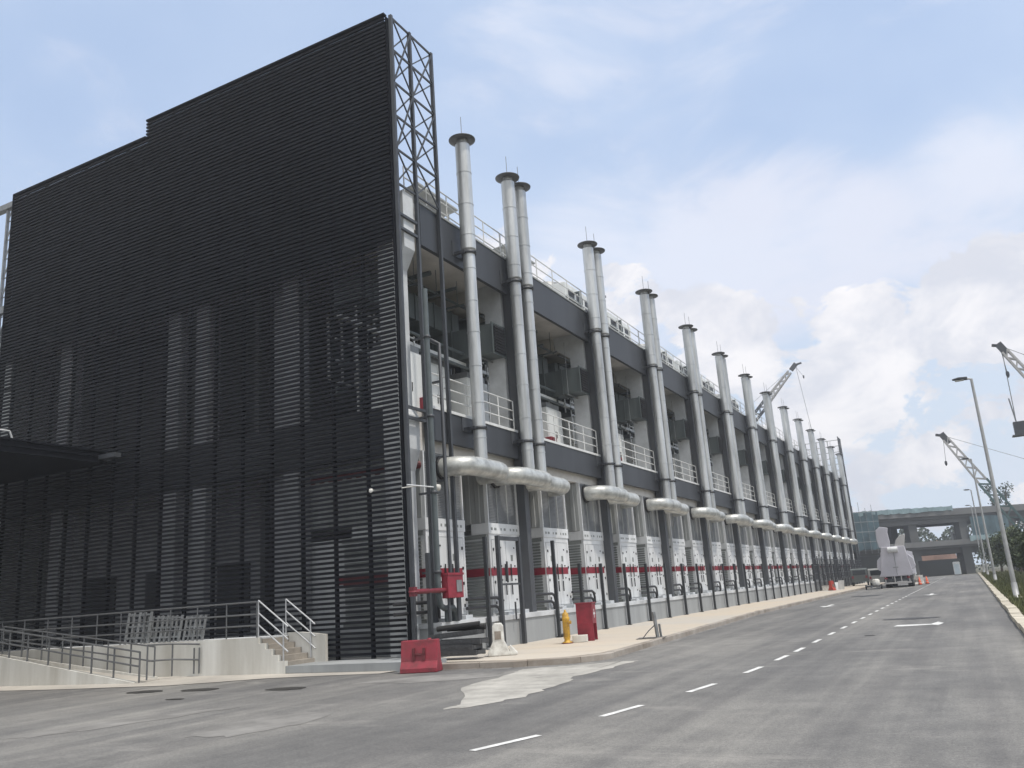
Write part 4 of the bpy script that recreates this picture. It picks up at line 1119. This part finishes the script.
c = crane((17, 92, 0), (16.2, 90, 2), (6.0, 90, 21.4), 'pale crane leaning in above the trees with a load hanging', M['cranewhite'], M['cranewhite'], .8, (6.15, 90, 18.6), .5)
MB().tube([(6.1-17, -2, 21.2), (6.0-17, -2, 14.3)], .04, 5).build('load_cable', M['galv'], c)
t = empty('hanging_load', (6.25, 90, 12.7), 0, 'dark box load with a mast hanging from the pale crane', 'crane load')
MB().box(-.55, .9, -.5, .5, .1, 1.3).build('box', M['steel'], t); MB().box(-.8, 1.1, -.6, .6, 0, .1).build('pallet', M['cap'], t); MB().tube([(-.25, 0, 1.3), (-.45, 0, 3.6)], .06, 6).build('mast', M['galv'], t)

# ------------------------------------------------------------------ trees
def tree_mesh(h, rad, nl, seed, ls, squat=1.):
    R = random.Random(seed); tr = MB(); lf = MB()
    th = h*.42
    tr.tube([(0, 0, 0), (.05*h*R.uniform(-1, 1)*.4, 0, th*.5), (R.uniform(-.1, .1), R.uniform(-.1, .1), th)], [.035*h, .028*h, .02*h], 8)
    cl = []
    for k in range(11):
        a = R.random()*2*PI; rr = rad*R.uniform(.25, .85); z = h*R.uniform(.38, .92)
        rr *= 1-.5*max(0, (z/h-.6))/.4
        c = Vector((math.cos(a)*rr, math.sin(a)*rr, z)); cl.append((c, rad*R.uniform(.26, .48)))
        tr.tube([(0, 0, th*R.uniform(.6, 1)), tuple(c*.55+Vector((0, 0, th*.3))), tuple(c)], [.016*h, .011*h, .005*h], 6)
    cl.append((Vector((0, 0, h*.75)), rad*.5)); cl.append((Vector((0, 0, h*.55)), rad*.55))
    for k in range(nl):
        c, r = cl[R.randrange(len(cl))]
        d = Vector((R.gauss(0, 1), R.gauss(0, 1), R.gauss(0, .8))).normalized()*r*R.random()**.45*R.uniform(.8, 1.25)
        p = c+d; s = ls*R.uniform(.6, 1.4)
        n = Vector((R.gauss(0, 1), R.gauss(0, 1), R.gauss(.5, 1))).normalized(); u = n.orthogonal().normalized(); v = n.cross(u)
        b = len(lf.v); lf.v += [tuple(p-u*s), tuple(p+v*s*.5), tuple(p+u*s), tuple(p-v*s*.5)]; lf.face([b, b+1, b+2, b+3])
    return tr, lf
def tree(loc, h, rad, seed, label, group='trees along the verge', m=None, nl=2600, ls=.13):
    T = empty('tree', loc, random.random()*6, label, 'tree', group)
    tr, lf = tree_mesh(h, rad, nl, seed, ls); tr.build('trunk', M['trunk'], T); lf.build('crown', m or M['leaf'], T); return T
tl = [(4.6, 44, 3.3, 1.7, 'bushy green tree on the verge behind the first street lamp'), (3.4, 54, 3.0, 1.5, 'small dark tree on the verge between first and second lamps'), (6.0, 60, 4.4, 2.2, 'broad green tree set back from road beyond the first lamp'),
      (3.2, 67, 3.2, 1.6, 'round green tree just before the second street lamp'), (4.0, 82, 4.2, 1.9, 'taller green tree just past the second street lamp'), (7.4, 88, 5.6, 2.6, 'large green tree below the hanging crane load'),
      (3.4, 97, 4.2, 1.9, 'narrow green tree before the third street lamp'), (5.0, 115, 5.0, 2.4, 'green tree beside the teal crane foot'), (3.4, 128, 4.6, 2.1, 'green tree before the fourth street lamp'), (6.5, 150, 6.5, 3.0, 'green tree close to the viaduct end'), (9.5, 72, 5.0, 2.5, 'wide dark tree farthest from the kerb'), (9.0, 52, 4.0, 2.0, 'dense tree at verge back opposite the first lamp')]
for i, (x, y, h, r, lab) in enumerate(tl): tree((x, y, .1), h, r, 20+i, lab)
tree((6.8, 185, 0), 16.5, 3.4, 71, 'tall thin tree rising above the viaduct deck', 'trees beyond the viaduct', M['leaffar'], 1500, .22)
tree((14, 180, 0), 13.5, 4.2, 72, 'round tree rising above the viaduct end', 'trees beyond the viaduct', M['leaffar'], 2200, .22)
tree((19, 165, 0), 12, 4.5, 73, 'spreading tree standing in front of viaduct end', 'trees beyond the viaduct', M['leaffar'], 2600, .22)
# low bushes as undergrowth mass behind the verge trees
bs = MB(); R = random.Random(5)
for k in range(9000):
    y = 40+130*R.random(); x = 5.5+R.random()*9+.02*y; zt_ = (.9+.7*math.sin(x*1.1+y*.3)+.5*math.sin(y*.9))*(.7+.008*y)
    z = .1+max(.3, zt_)*R.random(); s = .12+.0012*y
    nrm = Vector((R.gauss(0, 1), R.gauss(0, 1), R.gauss(.5, 1))).normalized(); u = nrm.orthogonal().normalized()*s; v = nrm.cross(u)*.55; p = Vector((x, y, z))
    b = len(bs.v); bs.v += [tuple(p-u), tuple(p+v), tuple(p+u), tuple(p-v)]; bs.face([b, b+1, b+2, b+3])
tag(bs.build('undergrowth', M['leaf']), 'dense green undergrowth filling the back of the verge', 'undergrowth', kind='stuff')
# distant wood
w = MB(); R = random.Random(9)
for k in range(24000):
    x = -75+150*R.random(); y = 232+R.uniform(0, 16); top = 11.8+1.6*math.sin(x*.21)+1.1*math.sin(x*.53+1)+.8*math.sin(x*1.3)
    z = top*(R.random()**.6); s = R.uniform(.2, .5)
    nrm = Vector((R.gauss(0, 1), R.gauss(-.5, 1), R.gauss(.4, 1))).normalized(); u = nrm.orthogonal().normalized()*s; v = nrm.cross(u)*.7; p = Vector((x, y, z))
    b = len(w.v); w.v += [tuple(p-u), tuple(p+v), tuple(p+u), tuple(p-v)]; w.face([b, b+1, b+2, b+3])
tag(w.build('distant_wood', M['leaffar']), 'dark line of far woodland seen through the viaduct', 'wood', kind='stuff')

hm = bpy.data.materials.new('haze_air'); hm.use_nodes = True
hn = hm.node_tree.nodes; hn.remove(hn['Principled BSDF']); pv = hn.new('ShaderNodeVolumePrincipled'); pv.inputs['Color'].default_value = (.92, .95, 1, 1); pv.inputs['Density'].default_value = .0010; pv.inputs['Anisotropy'].default_value = .3
hm.node_tree.links.new(pv.outputs[0], hn['Material Output'].inputs['Volume'])
ho = MB().box(-130, 130, -45, 320, -1.1, 46).build('haze', hm); tag(ho, kind='stuff')
# ------------------------------------------------------------------ light, sky
EL = math.radians(66); AZ = math.radians(100)      # AZ from +Y towards +X
sv = Vector((math.sin(AZ)*math.cos(EL), math.cos(AZ)*math.cos(EL), math.sin(EL)))
sd = bpy.data.lights.new('sun', 'SUN'); sd.energy = 2.8; sd.angle = math.radians(3.5); sd.color = (1, .94, .86)
so = bpy.data.objects.new('sun', sd); COL.objects.link(so); so.rotation_euler = (-sv).to_track_quat('-Z', 'Y').to_euler()
W = bpy.data.worlds.new('World'); scene.world = W; W.use_nodes = True
nt = W.node_tree; N = nt.nodes; L = nt.links; bg = N['Background']
sky = N.new('ShaderNodeTexSky'); sky.sky_type = 'NISHITA'; sky.sun_disc = False; sky.sun_elevation = EL; sky.sun_rotation = AZ; sky.air_density = 1.0; sky.dust_density = 2.0; sky.ozone_density = 1.5
tc = N.new('ShaderNodeTexCoord')
def vmath(op, a, b=None):
    n = N.new('ShaderNodeVectorMath'); n.operation = op
    if hasattr(a, 'links') or hasattr(a, 'is_linked'): L.new(a, n.inputs[0])
    else: n.inputs[0].default_value = a
    if b is not None:
        if hasattr(b, 'is_linked'): L.new(b, n.inputs[1])
        else: n.inputs[1].default_value = b
    return n
def fmath(op, a, b=None, clamp=False):
    n = N.new('ShaderNodeMath'); n.operation = op; n.use_clamp = clamp
    for k, x in enumerate((a, b)):
        if x is None: continue
        if hasattr(x, 'is_linked'): L.new(x, n.inputs[k])
        else: n.inputs[k].default_value = x
    return n.outputs[0]
def sstep(x, lo, hi):
    n = N.new('ShaderNodeMapRange'); n.interpolation_type = 'SMOOTHSTEP'; L.new(x, n.inputs[0]); n.inputs[1].default_value = lo; n.inputs[2].default_value = hi; n.inputs[3].default_value = 0; n.inputs[4].default_value = 1; return n.outputs[0]
DIR = tc.outputs['Generated']
def wnoise(vec, s, d, r, off=(0, 0, 0), scl=(1, 1, 1), dist=0):
    mp = N.new('ShaderNodeMapping'); mp.inputs['Location'].default_value = off; mp.inputs['Scale'].default_value = scl; L.new(vec, mp.inputs[0])
    n = N.new('ShaderNodeTexNoise'); n.inputs['Scale'].default_value = s; n.inputs['Detail'].default_value = d; n.inputs['Roughness'].default_value = r; n.inputs['Distortion'].default_value = dist; L.new(mp.outputs[0], n.inputs['Vector']); return n.outputs['Fac']
def dirof(az, el):
    a = math.radians(az); e = math.radians(el); return (math.sin(a)*math.cos(e), math.cos(a)*math.cos(e), math.sin(e))
def blob(az, el, rdeg):
    d = vmath('DOT_PRODUCT', DIR, dirof(az, el)).outputs['Value']
    return sstep(d, math.cos(math.radians(rdeg)), 1.0)
sep = N.new('ShaderNodeSeparateXYZ'); L.new(DIR, sep.inputs[0]); Z = sep.outputs['Z']
skyc = N.new('ShaderNodeVectorMath'); skyc.operation = 'SCALE'; L.new(sky.outputs[0], skyc.inputs[0]); skyc.inputs[3].default_value = .10
skym = N.new('ShaderNodeMix'); skym.data_type = 'RGBA'; skym.inputs[0].default_value = .62; L.new(skyc.outputs[0], skym.inputs[6]); skym.inputs[7].default_value = (.52, .665, .92, 1)
col = skym.outputs[2]
def over(col, fac, c):
    x = N.new('ShaderNodeMix'); x.data_type = 'RGBA'; L.new(fac, x.inputs[0]); L.new(col, x.inputs[6])
    if hasattr(c, 'is_linked'): L.new(c, x.inputs[7])
    else: x.inputs[7].default_value = (*c, 1)
    return x.outputs[2]
# horizon haze veil
hz = fmath('MULTIPLY', sstep(fmath('MULTIPLY', Z, -1.), -.50, -.06), .92)
col = over(col, hz, (.60, .68, .78))
# unseen bright overcast added behind the camera and overhead to neutralise the fill light
col = over(col, fmath('MULTIPLY', sstep(fmath('ADD', fmath('MULTIPLY', sep.outputs['Y'], -1.), fmath('MULTIPLY', Z, .55)), -.05, .45), .85), (.86, .86, .86))
# broad thin veil
vn = wnoise(DIR, 3.4, 8, .58, (3.1, 1.7, .4), (1, 1, 2.4), .5)
vb = fmath('ADD', fmath('ADD', fmath('MULTIPLY', blob(-8, 21, 9), .30), fmath('MULTIPLY', blob(3, 20, 9), .22)), fmath('MULTIPLY', blob(-20, 22, 8), .2))
vf = sstep(fmath('ADD', vn, vb), .54, .84)
col = over(col, fmath('MULTIPLY', vf, .80), (.70, .71, .80))
# thin streak high on the right, veil on the left
sn = wnoise(DIR, 2.0, 5, .5, (1.0, 5.0, 2.0), (1, .8, 1.8), .3)
col = over(col, fmath('MULTIPLY', sstep(sn, .36, .82), .5), (.68, .76, .88))
# cumulus bank
cn = wnoise(DIR, 11., 10, .62, (2.2, .3, 5.5), (1, 1, 1.5), .3)
cb = None
for az, el, r, a in ((-7, 13.0, 7, .26), (-1, 14.2, 6, .24), (-13, 15.5, 5, .22), (4, 15, 5, .26), (9, 13, 7, .28), (-18.5, 19, 4, .25), (-27, 21, 5, .24), (-6, 5, 7, .20), (3, 5.5, 7, .22), (-33, 20, 5, .2), (30, 12, 22, .2), (-55, 14, 20, .12)):
    q = fmath('MULTIPLY', blob(az, el, r), a); cb = q if cb is None else fmath('ADD', cb, q)
cf = sstep(fmath('ADD', cn, cb), .645, .72)
shade_n = wnoise(DIR, 9., 8, .6, (2.2, .3, 5.62), (1, 1, 1.5), .3)
cf = fmath('MULTIPLY', cf, sstep(cb, .03, .12))
cm = N.new('ShaderNodeMix'); cm.data_type = 'RGBA'; L.new(sstep(fmath('ADD', shade_n, fmath('MULTIPLY', cb, .35)), .42, .74), cm.inputs[0]); cm.inputs[6].default_value = (.62, .64, .71, 1); cm.inputs[7].default_value = (.88, .86, .87, 1)
col = over(col, fmath('MULTIPLY', cf, .92), cm.outputs[2])
L.new(col, bg.inputs['Color']); bg.inputs['Strength'].default_value = 1.1

# ------------------------------------------------------------------ camera
cam = bpy.data.cameras.new('camera'); co = bpy.data.objects.new('camera', cam); COL.objects.link(co)
r = Vector((0.8803483312426827, 0.46930178536788203, -0.06886690009534406)); u = Vector((0.17387567901272705, -0.18421059013681212, 0.9673849837212226)); f = Vector((-0.4413094876909931, 0.8636100351037879, 0.24376965221689792))
mx = Matrix((( r.x, u.x, -f.x, 0), (r.y, u.y, -f.y, 0), (r.z, u.z, -f.z, 1.6), (0, 0, 0, 1)))
co.matrix_world = mx
cam.sensor_width = 36; cam.lens = 844.08/1024*36; cam.clip_end = 4000; cam.clip_start = .1
scene.camera = co
scene.view_settings.view_transform = 'Standard'; scene.view_settings.look = 'None'; scene.view_settings.exposure = .15; scene.view_settings.gamma = 1
scene.render.engine = 'CYCLES'
scene.cycles.max_bounces = 6; scene.cycles.diffuse_bounces = 3
